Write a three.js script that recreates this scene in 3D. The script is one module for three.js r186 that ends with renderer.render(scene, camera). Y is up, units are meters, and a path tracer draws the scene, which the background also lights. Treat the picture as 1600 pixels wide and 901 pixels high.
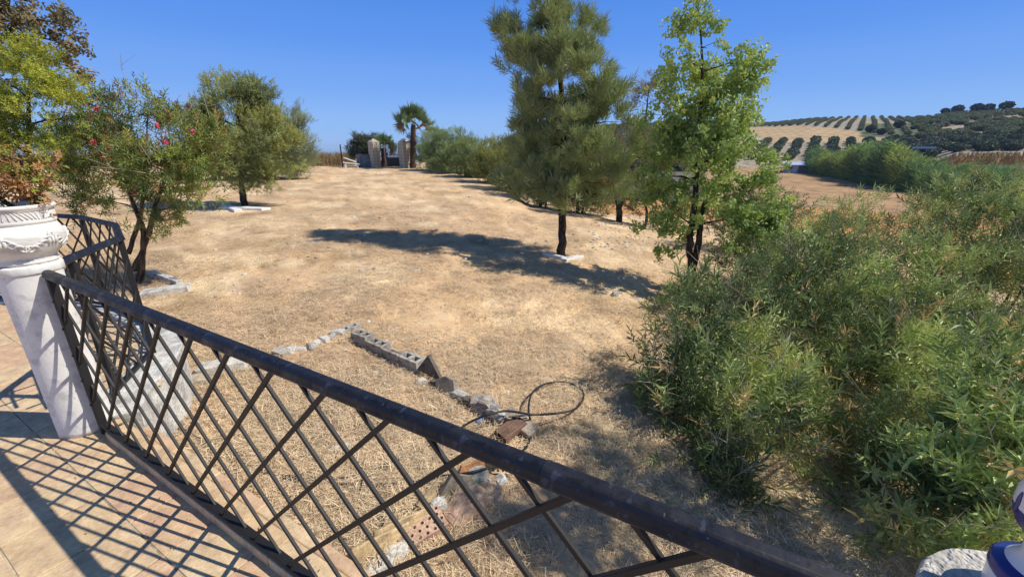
import * as THREE from 'three';
import { mergeGeometries, toCreasedNormals } from 'three/addons/utils/BufferGeometryUtils.js';
import { RoundedBoxGeometry } from 'three/addons/geometries/RoundedBoxGeometry.js';

// ------------------------------------------------------------------ camera, sky, sun, exposure
const PITCH = 18.06 * Math.PI / 180, FPX = 650, EYE = 1.6;      // lens measured on a 1600 x 901 frame
const scene = new THREE.Scene();
const camera = new THREE.PerspectiveCamera(2 * Math.atan(450.5 / FPX) * 180 / Math.PI, 1600 / 901, 0.05, 9000);
camera.position.set(0, EYE, 0);
camera.rotation.set(-PITCH, 0, 0);
camera.updateMatrixWorld();
const renderer = new THREE.WebGLRenderer({ antialias: true });
renderer.toneMapping = THREE.LinearToneMapping;
renderer.toneMappingExposure = 1.0;
renderer.outputColorSpace = THREE.SRGBColorSpace;
renderer.shadowMap.enabled = true;
const SUN = new THREE.Vector3(.87 * Math.cos(.05), 1, .87 * Math.sin(.05)).normalize();
{ // clear summer sky: colour depends on height, with the pale glow round the sun
  //: colour depends on height only
  const W = 512, Hh = 256, d = new Float32Array(W * Hh * 4);
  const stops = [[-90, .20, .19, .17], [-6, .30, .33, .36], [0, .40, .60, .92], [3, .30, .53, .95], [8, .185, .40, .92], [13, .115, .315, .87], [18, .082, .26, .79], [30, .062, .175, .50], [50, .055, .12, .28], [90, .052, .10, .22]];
  for (let j = 0; j < Hh; j++) {
    const el = (j + .5) / Hh * 180 - 90;
    let k = 0; while (k < stops.length - 2 && stops[k + 1][0] < el) k++;
    const a = stops[k], b = stops[k + 1]; let t = (el - a[0]) / (b[0] - a[0]); t = t * t * (3 - 2 * t) * .5 + t * .5;
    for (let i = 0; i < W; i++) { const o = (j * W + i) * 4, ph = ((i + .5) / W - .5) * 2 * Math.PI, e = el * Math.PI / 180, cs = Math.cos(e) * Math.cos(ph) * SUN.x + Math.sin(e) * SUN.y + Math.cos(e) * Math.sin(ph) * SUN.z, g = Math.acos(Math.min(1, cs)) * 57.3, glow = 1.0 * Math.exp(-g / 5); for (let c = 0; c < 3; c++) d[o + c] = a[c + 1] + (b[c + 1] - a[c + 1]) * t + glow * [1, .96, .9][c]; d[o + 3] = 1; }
  }
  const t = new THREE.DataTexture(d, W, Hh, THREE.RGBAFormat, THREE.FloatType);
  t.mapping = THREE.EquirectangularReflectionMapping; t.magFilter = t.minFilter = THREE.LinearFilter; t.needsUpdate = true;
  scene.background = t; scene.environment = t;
}
const sun = new THREE.DirectionalLight(new THREE.Color(1, .94, .83), 4.9);
sun.position.copy(SUN).multiplyScalar(60).add(new THREE.Vector3(0, 0, -10)); sun.target.position.set(0, 0, -10);
sun.castShadow = true; sun.shadow.mapSize.set(4096, 4096); sun.shadow.radius = 1;
Object.assign(sun.shadow.camera, { left: -45, right: 45, top: 45, bottom: -45, near: 1, far: 200 });
scene.add(sun, sun.target);

// ------------------------------------------------------------------ helpers
function rng(s) { let a = (s * 2654435761) >>> 0; return () => { a = (a + 0x6d2b79f5) | 0; let t = Math.imul(a ^ (a >>> 15), 1 | a); t = (t + Math.imul(t ^ (t >>> 7), 61 | t)) ^ t; return ((t ^ (t >>> 14)) >>> 0) / 4294967296; }; }
const hash = (x, y, z) => { let h = (Math.imul(x, 374761393) + Math.imul(y, 668265263) + Math.imul(z, 2147483647 ^ 1274126177)) | 0; h = Math.imul(h ^ (h >>> 13), 1274126177); return ((h ^ (h >>> 16)) >>> 0) / 4294967296; };
function noise3(x, y, z) {
  const X = Math.floor(x), Y = Math.floor(y), Z = Math.floor(z); let u = x - X, v = y - Y, w = z - Z;
  u = u * u * (3 - 2 * u); v = v * v * (3 - 2 * v); w = w * w * (3 - 2 * w);
  const l = (a, b, t) => a + (b - a) * t;
  return l(l(l(hash(X, Y, Z), hash(X + 1, Y, Z), u), l(hash(X, Y + 1, Z), hash(X + 1, Y + 1, Z), u), v), l(l(hash(X, Y, Z + 1), hash(X + 1, Y, Z + 1), u), l(hash(X, Y + 1, Z + 1), hash(X + 1, Y + 1, Z + 1), u), v), w);
}
const fbm = (x, y, z = 0, o = 4) => { let s = 0, a = .5, n = 0; for (let i = 0; i < o; i++) { s += a * noise3(x, y, z); n += a; a *= .5; x *= 2.03; y *= 2.03; z *= 2.03; } return s / n; };
const clamp = (x, a = 0, b = 1) => Math.min(b, Math.max(a, x)), lerp = (a, b, t) => a + (b - a) * t;
const sstep = (a, b, x) => { const t = clamp((x - a) / (b - a)); return t * t * (3 - 2 * t); };
const V = (x, y, z) => new THREE.Vector3(x, y, z);
const RAD = Math.PI / 180;
function interp(T, x) { if (x <= T[0][0]) return T[0][1]; for (let i = 1; i < T.length; i++) if (x <= T[i][0]) { const a = T[i - 1], b = T[i]; return lerp(a[1], b[1], (x - a[0]) / (b[0] - a[0])); } return T[T.length - 1][1]; }
const used = new Map();
function numbered(n) { const k = used.get(n) || 0; used.set(n, k + 1); return k ? n + '_' + String(k).padStart(3, '0') : n; }
function thing(name, label, category, pos = [0, 0, 0], turn = 0, group) {
  const o = new THREE.Group(); o.name = numbered(name); o.position.set(...pos); o.rotation.y = turn; scene.add(o);
  o.userData = { label, category }; if (group) o.userData.group = group; return o;
}
function part(name, geo, material, parent, pos, rot) {
  const m = new THREE.Mesh(geo, material); m.name = name; m.castShadow = m.receiveShadow = true;
  if (pos) m.position.set(...pos); if (rot) m.rotation.set(...rot); parent.add(m); return m;
}
function single(name, label, category, geo, material, pos, rot, group) {
  const m = part(numbered(name), geo, material, scene, pos, rot); m.userData = { label, category }; if (group) m.userData.group = group; return m;
}
function setting(o) { o.userData.kind = 'structure'; return o; }

// ------------------------------------------------------------------ textures
function dataTex(n, fn, srgb, rep = 1) {
  const d = new Uint8Array(n * n * 4);
  for (let y = 0; y < n; y++) for (let x = 0; x < n; x++) { const c = fn(x / n, y / n), o = (y * n + x) * 4; for (let k = 0; k < 3; k++) d[o + k] = clamp(c[k]) * 255; d[o + 3] = 255; }
  const t = new THREE.DataTexture(d, n, n); t.wrapS = t.wrapT = THREE.RepeatWrapping; t.magFilter = THREE.LinearFilter; t.minFilter = THREE.LinearMipmapLinearFilter; t.generateMipmaps = true;
  t.repeat.set(rep, rep); if (srgb) t.colorSpace = THREE.SRGBColorSpace; t.needsUpdate = true; return t;
}
// tileable fbm through a torus-like blend
function tfbm(u, v, s, z, o = 4) { const a = fbm(u * s, v * s, z, o), b = fbm((u - 1) * s, v * s, z, o), c = fbm(u * s, (v - 1) * s, z, o), d = fbm((u - 1) * s, (v - 1) * s, z, o); const w = sstep(.7, 1, u), q = sstep(.7, 1, v); return lerp(lerp(a, b, w), lerp(c, d, w), q); }
const grey = (g) => [g, g, g];
const T = {};
T.fine = dataTex(512, (u, v) => grey(.5 + .6 * (tfbm(u, v, 60, 3, 3) - .5) + .5 * (tfbm(u, v, 8, 9, 4) - .5)));
T.mottle = dataTex(512, (u, v) => { const a = tfbm(u, v, 7, 21, 5), b = tfbm(u, v, 50, 5, 3); return grey(.80 + .5 * (a - .5) + .35 * (b - .5)); }, true);
T.plaster = dataTex(512, (u, v) => { const a = tfbm(u, v, 5, 31, 4), b = tfbm(u, v, 70, 8, 2), pit = tfbm(u, v, 45, 77, 2); const g = .93 + .10 * (a - .5) + .06 * (b - .5) - (pit > .86 ? .22 : 0) - .10 * sstep(.55, .75, tfbm(u, v, 9, 90, 4)); return [g, g * .99, g * .97]; }, true);
T.paint = dataTex(512, (u, v) => { const a = tfbm(u, v, 10, 44, 5), b = tfbm(u, v, 34, 12, 4), c = tfbm(u, v, 70, 61, 2); let r = .13 + .10 * (a - .5), bl = .165 + .12 * (a - .5); if (b > .66) { const k = sstep(.66, .76, b); r = lerp(r, .30, k * .7); bl = lerp(bl, .36, k * .7); } if (b < .33) { r *= .55; bl *= .5; } if (c > .90) { r = bl = .40; } return [r, r * 1.04, bl]; }, true);
T.paintRough = dataTex(256, (u, v) => grey(.48 + .55 * (tfbm(u, v, 12, 71, 4) - .35)));
T.bark = dataTex(256, (u, v) => { const a = tfbm(u, v * .35, 22, 14, 4), b = tfbm(u, v, 40, 2, 2); const g = .55 + .9 * (a - .5) + .3 * (b - .5); return [g, g * .93, g * .86]; }, true);
T.tile = dataTex(512, (u, v) => { const a = tfbm(u, v, 4, 8, 4), b = tfbm(u, v, 26, 9, 3), c = tfbm(u, v, 90, 17, 2); const g = .86 + .26 * (a - .5) + .16 * (b - .5) + .12 * (c - .5); return [g, g * (.985 + .05 * (a - .5)), g * (.96 + .1 * (b - .5))]; }, true);
function canvasTex(n, draw, srgb = true) {
  const c = document.createElement('canvas'); c.width = c.height = n; draw(c.getContext('2d'), n);
  const t = new THREE.CanvasTexture(c); t.wrapS = t.wrapT = THREE.RepeatWrapping; t.magFilter = THREE.LinearFilter; t.minFilter = THREE.LinearMipmapLinearFilter; if (srgb) t.colorSpace = THREE.SRGBColorSpace; return t;
}
// straw-littered dry soil, 4 m across (lightness only in the second one, for relief)
function strawDraw(relief) {
  return (g, n) => {
    const R = rng(77);
    g.fillStyle = relief ? 'rgb(90,90,90)' : 'rgb(178,150,112)'; g.fillRect(0, 0, n, n);
    const wrap = (x, y, r, f) => { for (const dx of [-n, 0, n]) for (const dy of [-n, 0, n]) if (x + dx > -r && x + dx < n + r && y + dy > -r && y + dy < n + r) f(x + dx, y + dy); };
    for (let i = 0; i < 2600; i++) { // soil patches
      const x = R() * n, y = R() * n, r = n * (.004 + .03 * R() * R()), k = R(), a = .10 + .18 * R();
      g.fillStyle = relief ? `rgba(${60 + 60 * k},0,0,0)` : k < .45 ? `rgba(128,102,78,${a})` : k < .7 ? `rgba(150,128,106,${a})` : `rgba(205,176,132,${a})`;
      wrap(x, y, r * 1.5, (X, Y) => { g.beginPath(); g.ellipse(X, Y, r, r * (.4 + .6 * R()), R() * 3, 0, 7); g.fill(); });
    }
    for (let i = 0; i < 3000; i++) { // small stones and crumbs
      const x = R() * n, y = R() * n, r = n * (.0006 + .0022 * R() * R() * R()), k = R();
      g.fillStyle = relief ? `rgb(${130 + 70 * k},${130 + 70 * k},${130 + 70 * k})` : k < .5 ? 'rgba(212,200,182,.75)' : 'rgba(112,92,74,.75)';
      wrap(x, y, r * 2, (X, Y) => { g.beginPath(); g.ellipse(X, Y, r, r * .7, R() * 3, 0, 7); g.fill(); });
    }
    g.lineCap = 'round';
    for (let i = 0; i < 52000; i++) { // straw
      const x = R() * n, y = R() * n, a = R() * Math.PI * 2, l = n * (.004 + .018 * R() * R()), w = n / 2048 * (.8 + 1.6 * R()), k = R();
      const dense = tfbm(x / n, y / n, 9, 5, 3); if (dense < .30 + .34 * R()) continue;
      g.strokeStyle = relief ? `rgb(${150 + 90 * k},${150 + 90 * k},${150 + 90 * k})` : k < .25 ? 'rgba(112,84,52,.9)' : k < .55 ? 'rgba(206,172,112,.9)' : k < .85 ? 'rgba(232,202,144,.9)' : 'rgba(250,230,186,.95)';
      g.lineWidth = w; const ex = Math.cos(a) * l, ey = Math.sin(a) * l, b = (R() - .5) * l * .5;
      wrap(x, y, l, (X, Y) => { g.beginPath(); g.moveTo(X, Y); g.quadraticCurveTo(X + ex * .5 - ey / l * b, Y + ey * .5 + ex / l * b, X + ex, Y + ey); g.stroke(); });
    }
  };
}
T.straw = canvasTex(2048, strawDraw(false)); T.strawBump = canvasTex(2048, strawDraw(true), false);

const std = (c, o = {}) => new THREE.MeshStandardMaterial({ color: Array.isArray(c) ? new THREE.Color().setRGB(...c) : c, roughness: .85, ...o });
const leafMat = (rough = .75, tr = .45) => new THREE.MeshPhysicalMaterial({ color: 0xffffff, roughness: rough, transmission: tr, thickness: 0, side: THREE.DoubleSide, ior: 1.45 });
const M = {
  plaster: std([.95, .95, .94], { map: T.plaster, bumpMap: T.fine, bumpScale: .0010, roughness: .8 }),
  paint: std([.80, .83, .92], { map: T.paint, roughnessMap: T.paintRough, roughness: 1, bumpMap: T.fine, bumpScale: .0008, metalness: .1 }),
  bar: std([.012, .011, .012], { roughness: .62, bumpMap: T.fine, bumpScale: .0006 }),
  concrete: std([.62, .58, .52], { map: T.mottle, bumpMap: T.fine, bumpScale: .006, roughness: .95 }),
  pale: std([.86, .82, .74], { map: T.mottle, bumpMap: T.fine, bumpScale: .008, roughness: .95 }),
  darkStone: std([.20, .17, .14], { map: T.mottle, bumpMap: T.fine, bumpScale: .008, roughness: .95 }),
  clay: std([.70, .34, .16], { map: T.mottle, bumpMap: T.fine, bumpScale: .003 }),
  pink: std([.74, .50, .36], { map: T.mottle, bumpMap: T.fine, bumpScale: .004 }),
  tan: std([.80, .60, .34], { map: T.mottle, bumpMap: T.fine, bumpScale: .002 }),
  mortar: std([.42, .33, .22], { map: T.mottle, bumpMap: T.fine, bumpScale: .004 }),
  hose: std([.018, .018, .020], { roughness: .45 }),
  barkGrey: std([.20, .165, .13], { map: T.bark, bumpMap: T.bark, bumpScale: .012, roughness: .95 }),
  barkDark: std([.21, .16, .125], { map: T.bark, bumpMap: T.bark, bumpScale: .014, roughness: .95 }),
  barkPale: std([.30, .26, .21], { map: T.bark, bumpMap: T.bark, bumpScale: .01, roughness: .95 }),
  barkDead: std([.40, .34, .27], { roughness: .95 }),
  leaf: leafMat(), leafShiny: leafMat(.5, .4), leafDull: leafMat(.9, .4),
  petal: leafMat(.9, .3),
};

// ------------------------------------------------------------------ terrain
const NEAR_A = [[-10, .46], [0, .46], [5, .45], [6.5, .33], [8, .22], [13, .03], [24, -.15], [36, -.34], [60, -.34]];
function nearY(x, Z) { // the yard: flat to the left, rising gently to the gate, falling away to the right
  const k = x + 1.5, B = .15 * (k > 0 ? Math.sqrt(k * k + 4) + k : Math.sqrt(k * k + 4) + k) * .5;
  return 1.6 - (1.5 + interp(NEAR_A, Z) + B * sstep(40, 20, Z));
}
const FAR_R = [[0, -1.2], [12, -1.8], [25, -3.2], [55, -4.5], [120, -4.5], [150, -4.2], [180, .2], [220, 6.2], [275, 12.2], [330, 18.6], [410, 25.5], [480, 31], [540, 31], [900, 0], [4000, -40]];
const FAR_L = [[0, .2], [60, .15], [120, -4], [400, -14], [2500, -22]];
const RIDGE = [[-20, -.6], [-9, .1], [-6, .9], [-3, 1.7], [0, 2.25], [8, 2.7], [20, 3.1], [26, 3.0], [30, 3.15], [34, 3.45], [38, 3.4], [42, 3.2], [44, 3.45], [48, 3.75], [55, 4.0], [90, 4]];
function gy(x, z) {
  const Z = -z, r = Math.hypot(x, z), az = Math.atan2(x, Z) / RAD, wR = sstep(-9, 3, az) * sstep(150, 110, az);
  let fr = interp(FAR_R, r);
  const ridgeH = Math.max(.5, 1.6 + 480 * Math.tan(interp(RIDGE, az) * RAD));
  const hillK = r < 150 ? 0 : sstep(150, 480, r); fr = fr + (ridgeH - 31) * hillK * (r > 540 ? clamp(1 - (r - 540) / 360) : 1);
  { const w = sstep(43.2, 45.8, az) * sstep(75, 62, az); if (w > 0 && r > 100) fr = lerp(fr, interp([[100, -4.5], [126, -4.4], [133, -2.1], [147, -2.0], [156, .8], [180, 2.2], [220, 6.2], [275, 12.2], [330, 18.6], [410, 25.5], [480, 31], [540, 31]], Math.min(r, 540)), w * sstep(540, 480, r)); }
  const swell = r > 60 ? (fbm(x * .012, z * .012, 4, 3) - .5) * 4 * sstep(60, 260, r) : 0;
  const far = lerp(interp(FAR_L, r), fr, wR) + swell * .6;
  const s = sstep(lerp(42, 11, wR), lerp(80, 42, wR), r);
  const bumps = r < 60 ? (fbm(x * .8, z * .8, 1, 3) - .5) * .10 * sstep(1.5, 4, r) + (fbm(x * 3.1, z * 3.1, 7, 2) - .5) * .03 : 0;
  return lerp(nearY(x, Z), far, s) + bumps;
}
function dirOf(px, py) { const u = -(py - 450.5); return V(px - 800, u * Math.cos(PITCH) - FPX * Math.sin(PITCH), -(FPX * Math.cos(PITCH) + u * Math.sin(PITCH))); }
function pt(px, py, Z) { const d = dirOf(px, py); return d.multiplyScalar(Z / -d.z).add(V(0, EYE, 0)); }      // the point at that distance ahead
function onY(px, py, y) { const d = dirOf(px, py); return d.multiplyScalar((y - EYE) / d.y).add(V(0, EYE, 0)); }
function at(px, py, lift = 0) { // where the view ray meets the ground
  const d = dirOf(px, py).normalize(); let t = .5, p = V(0, 0, 0);
  for (let i = 0; i < 6000 && t < 900; i++) { p.copy(d).multiplyScalar(t); p.y += EYE; const h = p.y - gy(p.x, p.z) - lift; if (h < .0008) break; t += Math.max(.0006, h * .45); }
  return p;
}

// terrace outline: the rail's line, then the bay beyond the column
const A = V(-2.454, 0, -2.118), D = V(.8691, 0, .4947), NIN = V(-.4947, 0, .8691), YAW = -Math.atan2(D.z, D.x);
const rl = (t, v, y = 0) => V(A.x + D.x * t + NIN.x * v, y, A.z + D.z * t + NIN.z * v);
const BAY = [V(-2.56, 0, -2.22), V(-2.70, 0, -2.47), V(-2.96, 0, -3.10), V(-3.53, 0, -3.69), V(-4.3, 0, -4.16), V(-5.2, 0, -4.42), V(-6.4, 0, -4.4)];
const OUTLINE = [rl(4.6, 0), rl(0, 0), ...BAY, V(-8.5, 0, -3.8), V(-8.5, 0, 3), V(4, 0, 3)];
function inside(P, x, z) { let c = false; for (let i = 0, j = P.length - 1; i < P.length; j = i++) if ((P[i].z > z) !== (P[j].z > z) && x < (P[j].x - P[i].x) * (z - P[i].z) / (P[j].z - P[i].z) + P[i].x) c = !c; return c; }

const WHEAT = [[0, 420], [28, 395], [30, 372], [33, 328], [36.5, 292], [39.2, 258], [40.2, 222]];
function buildTerrain() {
  const az = []; for (let a = -180; a < -66; a += 4) az.push(a); for (let a = -66; a <= 66; a += .4) az.push(a); for (let a = 70; a <= 180; a += 4) az.push(a);
  const rings = [.02]; for (let r = .35; r < 60; r *= 1.045) rings.push(r); rings.push(60);
  const ringsFar = [60]; for (let r = 62; r < 560; r *= 1.012) ringsFar.push(r); for (let r = 600; r < 2600; r *= 1.15) ringsFar.push(r);
  const sheet = (R, color, uvScale) => {
    const p = [], c = [], uv = [], ix = [], n = az.length;
    for (const r of R) for (const a of az) { const x = r * Math.sin(a * RAD), z = -r * Math.cos(a * RAD), y = gy(x, z); p.push(x, y, z); uv.push(x / uvScale, z / uvScale); c.push(...color(x, z, r, a, y)); }
    for (let i = 0; i < R.length - 1; i++) for (let j = 0; j < n - 1; j++) { const q = i * n + j; ix.push(q, q + 1, q + n, q + 1, q + n + 1, q + n); }
    const g = new THREE.BufferGeometry(); g.setAttribute('position', new THREE.Float32BufferAttribute(p, 3)); g.setAttribute('uv', new THREE.Float32BufferAttribute(uv, 2)); g.setAttribute('color', new THREE.Float32BufferAttribute(c, 3)); g.setIndex(ix); g.computeVertexNormals(); return g;
  };
  const mixc = (a, b, t) => [lerp(a[0], b[0], t), lerp(a[1], b[1], t), lerp(a[2], b[2], t)];
  const near = sheet(rings, (x, z, r, a) => { // tint over the straw texture
    const n1 = fbm(x * .35, z * .35, 11, 4), n2 = fbm(x * 1.3, z * 1.3, 5, 3);
    let c = mixc([1.27, 1.26, 1.40], [1.45, 1.42, 1.48], sstep(.35, .65, n1));
    c = mixc(c, [.86, .84, .86], sstep(.54, .74, n2) * .8);           // grey bare soil
    c = mixc(c, [1.75, 1.90, 2.2], sstep(.54, .66, fbm(x * .9, z * 1.9, 40, 4)) * .8); // pale chalky patches
    const sp = fbm(x * 4.2, z * 4.2, 60, 2); c = c.map((q) => q * (1 + (sp - .5) * .5));
    if (r > 22 && a > 4) c = mixc(c, [1.12, .78, .50], sstep(22, 40, r) * sstep(4, 14, a));   // orange bare earth
    return c;
  }, 4);
  setting(part('ground', near, std([1, 1, 1], { map: T.straw, bumpMap: T.strawBump, bumpScale: .012, vertexColors: true, roughness: 1 }), scene));
  const far = sheet(ringsFar, (x, z, r, a) => {
    const n1 = fbm(x * .03, z * .03, 2, 4), n2 = fbm(x * .2, z * .2, 6, 3);
    const straw = [.70, .48, .23], orange = [.60, .36, .17], chalk = [.52, .44, .33], dryc = [.40, .31, .19], red = [.36, .25, .16], green = [.10, .14, .05];
    let c = mixc(dryc, straw, n1);
    if (a > 2) {
      c = mixc(orange, straw, .25 * n1);
      if (r > 158) c = chalk;
      if (r > 222 && r < interp(WHEAT, a)) c = mixc(straw, [.78, .55, .27], n2);
      else if (r >= 222) c = a > 42.5 ? mixc(chalk, red, sstep(300, 360, r) * .8) : chalk;
      if (r > 560) c = [.10, .12, .07];
      if (a > 38 && a < 43.5 && r > 240 && r < 330) c = mixc(green, [.2, .22, .1], n2);
      if (a < 24) c = mixc([.09, .11, .05], chalk, .25);
    }
    const k = .9 + .22 * (n2 - .5); return c.map((q) => q * k);
  }, 9);
  setting(part('hills', far, std([1.12, 1.12, 1.12], { map: T.mottle, vertexColors: true, roughness: 1 }), scene));
}
buildTerrain();

// ------------------------------------------------------------------ terrace floor
const tileMats = [[.84, .62, .38], [.87, .65, .41], [.83, .59, .38], [.83, .57, .37], [.88, .67, .43], [.84, .61, .38]].map((c, i) => { const m = std(c, { map: T.tile.clone(), bumpMap: T.fine, bumpScale: .0012, roughness: .72 }); m.map.offset.set(i * .17, i * .31); return m; });
function extrude(shape, depth, bevel = 0, seg = 1) { const g = new THREE.ExtrudeGeometry(shape, { depth, bevelEnabled: bevel > 0, bevelSize: bevel, bevelThickness: bevel, bevelSegments: seg, curveSegments: 10 }); return g; }
function boxUV(g, s) { // planar coordinates in units of s metres, chosen by the face's normal
  const q = g.index ? g.toNonIndexed() : g; const p = q.attributes.position; q.computeVertexNormals(); const n = q.attributes.normal, uv = new Float32Array(p.count * 2);
  for (let i = 0; i < p.count; i++) { const ax = Math.abs(n.getX(i)), ay = Math.abs(n.getY(i)), az = Math.abs(n.getZ(i)); const a = ay > ax && ay > az ? [p.getX(i), p.getZ(i)] : ax > az ? [p.getZ(i), p.getY(i)] : [p.getX(i), p.getY(i)]; uv[2 * i] = a[0] / s; uv[2 * i + 1] = a[1] / s; }
  q.setAttribute('uv', new THREE.BufferAttribute(uv, 2)); return q;
}
{
  const floor = new THREE.Group(); floor.name = 'terrace_floor'; setting(floor); scene.add(floor);
  const sh = new THREE.Shape(OUTLINE.map((p) => new THREE.Vector2(p.x, -p.z)));
  const slab = boxUV(extrude(sh, 1.1).rotateX(-Math.PI / 2), .8); part('slab', slab, std([.66, .56, .40], { map: T.mottle, roughness: .95 }), floor, [0, -1.1045, 0]);
  const R = rng(5), S = .328, geos = []; for (let i = 0; i < 3; i++) geos.push(boxUV(new RoundedBoxGeometry(S - .006, .014, S - .006, 1, .003), .33));
  const half = boxUV(new RoundedBoxGeometry(S - .006, .014, .234, 1, .003), .33);
  let n = 0;
  for (let i = -14; i < 11; i++) for (let j = -1; j < 16 && n < 290; j++) {
    const v = j < 0 ? .0935 : .215 + S * (j + .5), t = S * (i + .37); if (j < 0 && t < .1) continue;
    const p = rl(t, v); if (!inside(OUTLINE, p.x, p.z) || p.z > .4 || p.x < -7) continue;
    const a = rl(t - .2, v - .2), b = rl(t + .2, v - .2); if (j >= 0 && (!inside(OUTLINE, a.x, a.z) || !inside(OUTLINE, b.x, b.z)) && t > .6) continue;
    const m = part('tile', j < 0 ? half : geos[n % 3], tileMats[Math.floor(R() * 6)], floor, [p.x, -.007 + (R() - .5) * .0016, p.z], [(R() - .5) * .004, YAW + (j < 0 ? 0 : Math.floor(R() * 4) * Math.PI / 2), (R() - .5) * .004]); n++;
  }
  for (let i = -22; i < 0; i++) for (let j = -9; j < 0 && n < 298; j++) { // the tiles of the bay, beyond the rail's line
    const t = S * (i + .37), v = .215 + S * (j + .5), p = rl(t, v); if (!inside(OUTLINE, p.x, p.z) || p.x < -6.6) continue;
    part('tile', geos[n % 3], tileMats[Math.floor(R() * 6)], floor, [p.x, -.007 + (R() - .5) * .0016, p.z], [0, YAW, 0]); n++;
  }
  // raised edge under the rail: inner tiles and an outer nosing
  const kt = boxUV(new RoundedBoxGeometry(.40 - .004, .07, .108, 1, .004), .33), kn = boxUV(new RoundedBoxGeometry(.40 - .004, .066, .058, 2, .012), .33);
  for (let i = 0; i < 11; i++) { const t = .30 + .40 * i; const p = rl(t, -.03), q = rl(t + .13, -.115);
    part('edge_tile', kt, tileMats[Math.floor(R() * 6)], floor, [p.x, .016, p.z], [0, YAW, 0]); part('nosing', kn, tileMats[(i % 2) + 3], floor, [q.x, .014, q.z], [0, YAW, 0]); }
  // whitewashed kerb round the bay
  const offs = (i, d) => { const a = BAY[Math.max(0, i - 1)], b = BAY[Math.min(BAY.length - 1, i + 1)], t = b.clone().sub(a).normalize(); return V(BAY[i].x - t.z * d, 0, BAY[i].z + t.x * d); };
  const pts = []; for (let i = 0; i < BAY.length; i++) pts.push(i);
  const inn = new THREE.CatmullRomCurve3(pts.map((i) => offs(i, .09 * -1))).getPoints(40), outp = new THREE.CatmullRomCurve3(pts.map((i) => offs(i, .17))).getPoints(40);
  const ks = new THREE.Shape([...inn, ...outp.reverse()].map((p) => new THREE.Vector2(p.x, -p.z)));
  part('bay_kerb', boxUV(extrude(ks, 1.02, .012, 2).rotateX(-Math.PI / 2), .6), std([.84, .82, .76], { map: T.mottle, bumpMap: T.fine, bumpScale: .004, roughness: .9 }), floor, [0, -1.0, 0]);
}

// ------------------------------------------------------------------ railings
const railShape = new THREE.Shape(); { const s = railShape; s.moveTo(-.024, -.012); s.lineTo(-.027, -.004); s.lineTo(-.0235, .002); s.quadraticCurveTo(-.022, .024, 0, .025); s.quadraticCurveTo(.022, .024, .0235, .002); s.lineTo(.027, -.004); s.lineTo(.024, -.012); s.lineTo(.018, -.016); s.lineTo(-.018, -.016); s.closePath(); }
function railGeo(L) { let g = extrude(railShape, L).rotateY(Math.PI / 2); g = toCreasedNormals(g, .7); const p = g.attributes.position, uv = g.attributes.uv; for (let i = 0; i < p.count; i++) uv.setXY(i, p.getX(i) / .45, (Math.atan2(p.getY(i), p.getZ(i)) / 6.283) * .35); return g; }
function barBetween(x0, y0, x1, y1, z, w, parent, name = 'lattice_bar', m = M.bar) {
  const L = Math.hypot(x1 - x0, y1 - y0), g = boxUV(new RoundedBoxGeometry(L, w, w * .8, 1, .0018), .3);
  return part(name, g, m, parent, [(x0 + x1) / 2, (y0 + y1) / 2, z], [0, 0, Math.atan2(y1 - y0, x1 - x0)]);
}
function lattice(parent, t0, t1, y0, y1, pitch, cU, cD) {
  for (let k = -30; k < 40; k++) { // rising and falling bars, clipped to the frame
    for (const s of [1, -1]) {
      const c = (s > 0 ? cU : cD) + pitch * k; let a = c + s * y0, b = c + s * y1, ya = y0, yb = y1; // t = c + s*y
      if (Math.max(a, b) < t0 || Math.min(a, b) > t1) continue;
      const cut = (tt) => s * (tt - c);
      if (a < t0) { a = t0; ya = cut(t0); } if (a > t1) { a = t1; ya = cut(t1); } if (b < t0) { b = t0; yb = cut(t0); } if (b > t1) { b = t1; yb = cut(t1); }
      if (Math.abs(yb - ya) < .06) continue;
      barBetween(a, ya, b, yb, s > 0 ? .006 : -.006, s > 0 ? .0155 : .0135, parent);
    }
  }
}
{
  const t = thing('iron_railing', 'long black iron lattice railing with a dark handrail running across the foreground', 'railing', [A.x, 0, A.z], YAW);
  const L = 3.56; part('handrail', railGeo(2.92), M.paint, t, [-.02, .985, 0]); const h2 = part('handrail', railGeo(.66), M.paint, t, [2.90, .9855, 0]); h2.scale.set(1, 1.07, 1.07);
  part('post', boxUV(new RoundedBoxGeometry(.038, .99, .038, 2, .005), .3), M.bar, t, [0, .49, 0]);
  part('post', boxUV(new RoundedBoxGeometry(.038, .93, .038, 2, .005), .3), M.bar, t, [L - .02, .51, 0]);
  part('bottom_rail', boxUV(new RoundedBoxGeometry(L, .022, .036, 2, .004), .3), M.bar, t, [L / 2, .064, 0]);
  lattice(t, .02, L - .04, .068, .972, .2455, 1.508, 2.80);
  for (let k = 0; k < 5; k++) part('weld', new THREE.IcosahedronGeometry(.0075, 1), M.bar, t, [.004, .2 + .16 * k, .02]);
}
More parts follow.
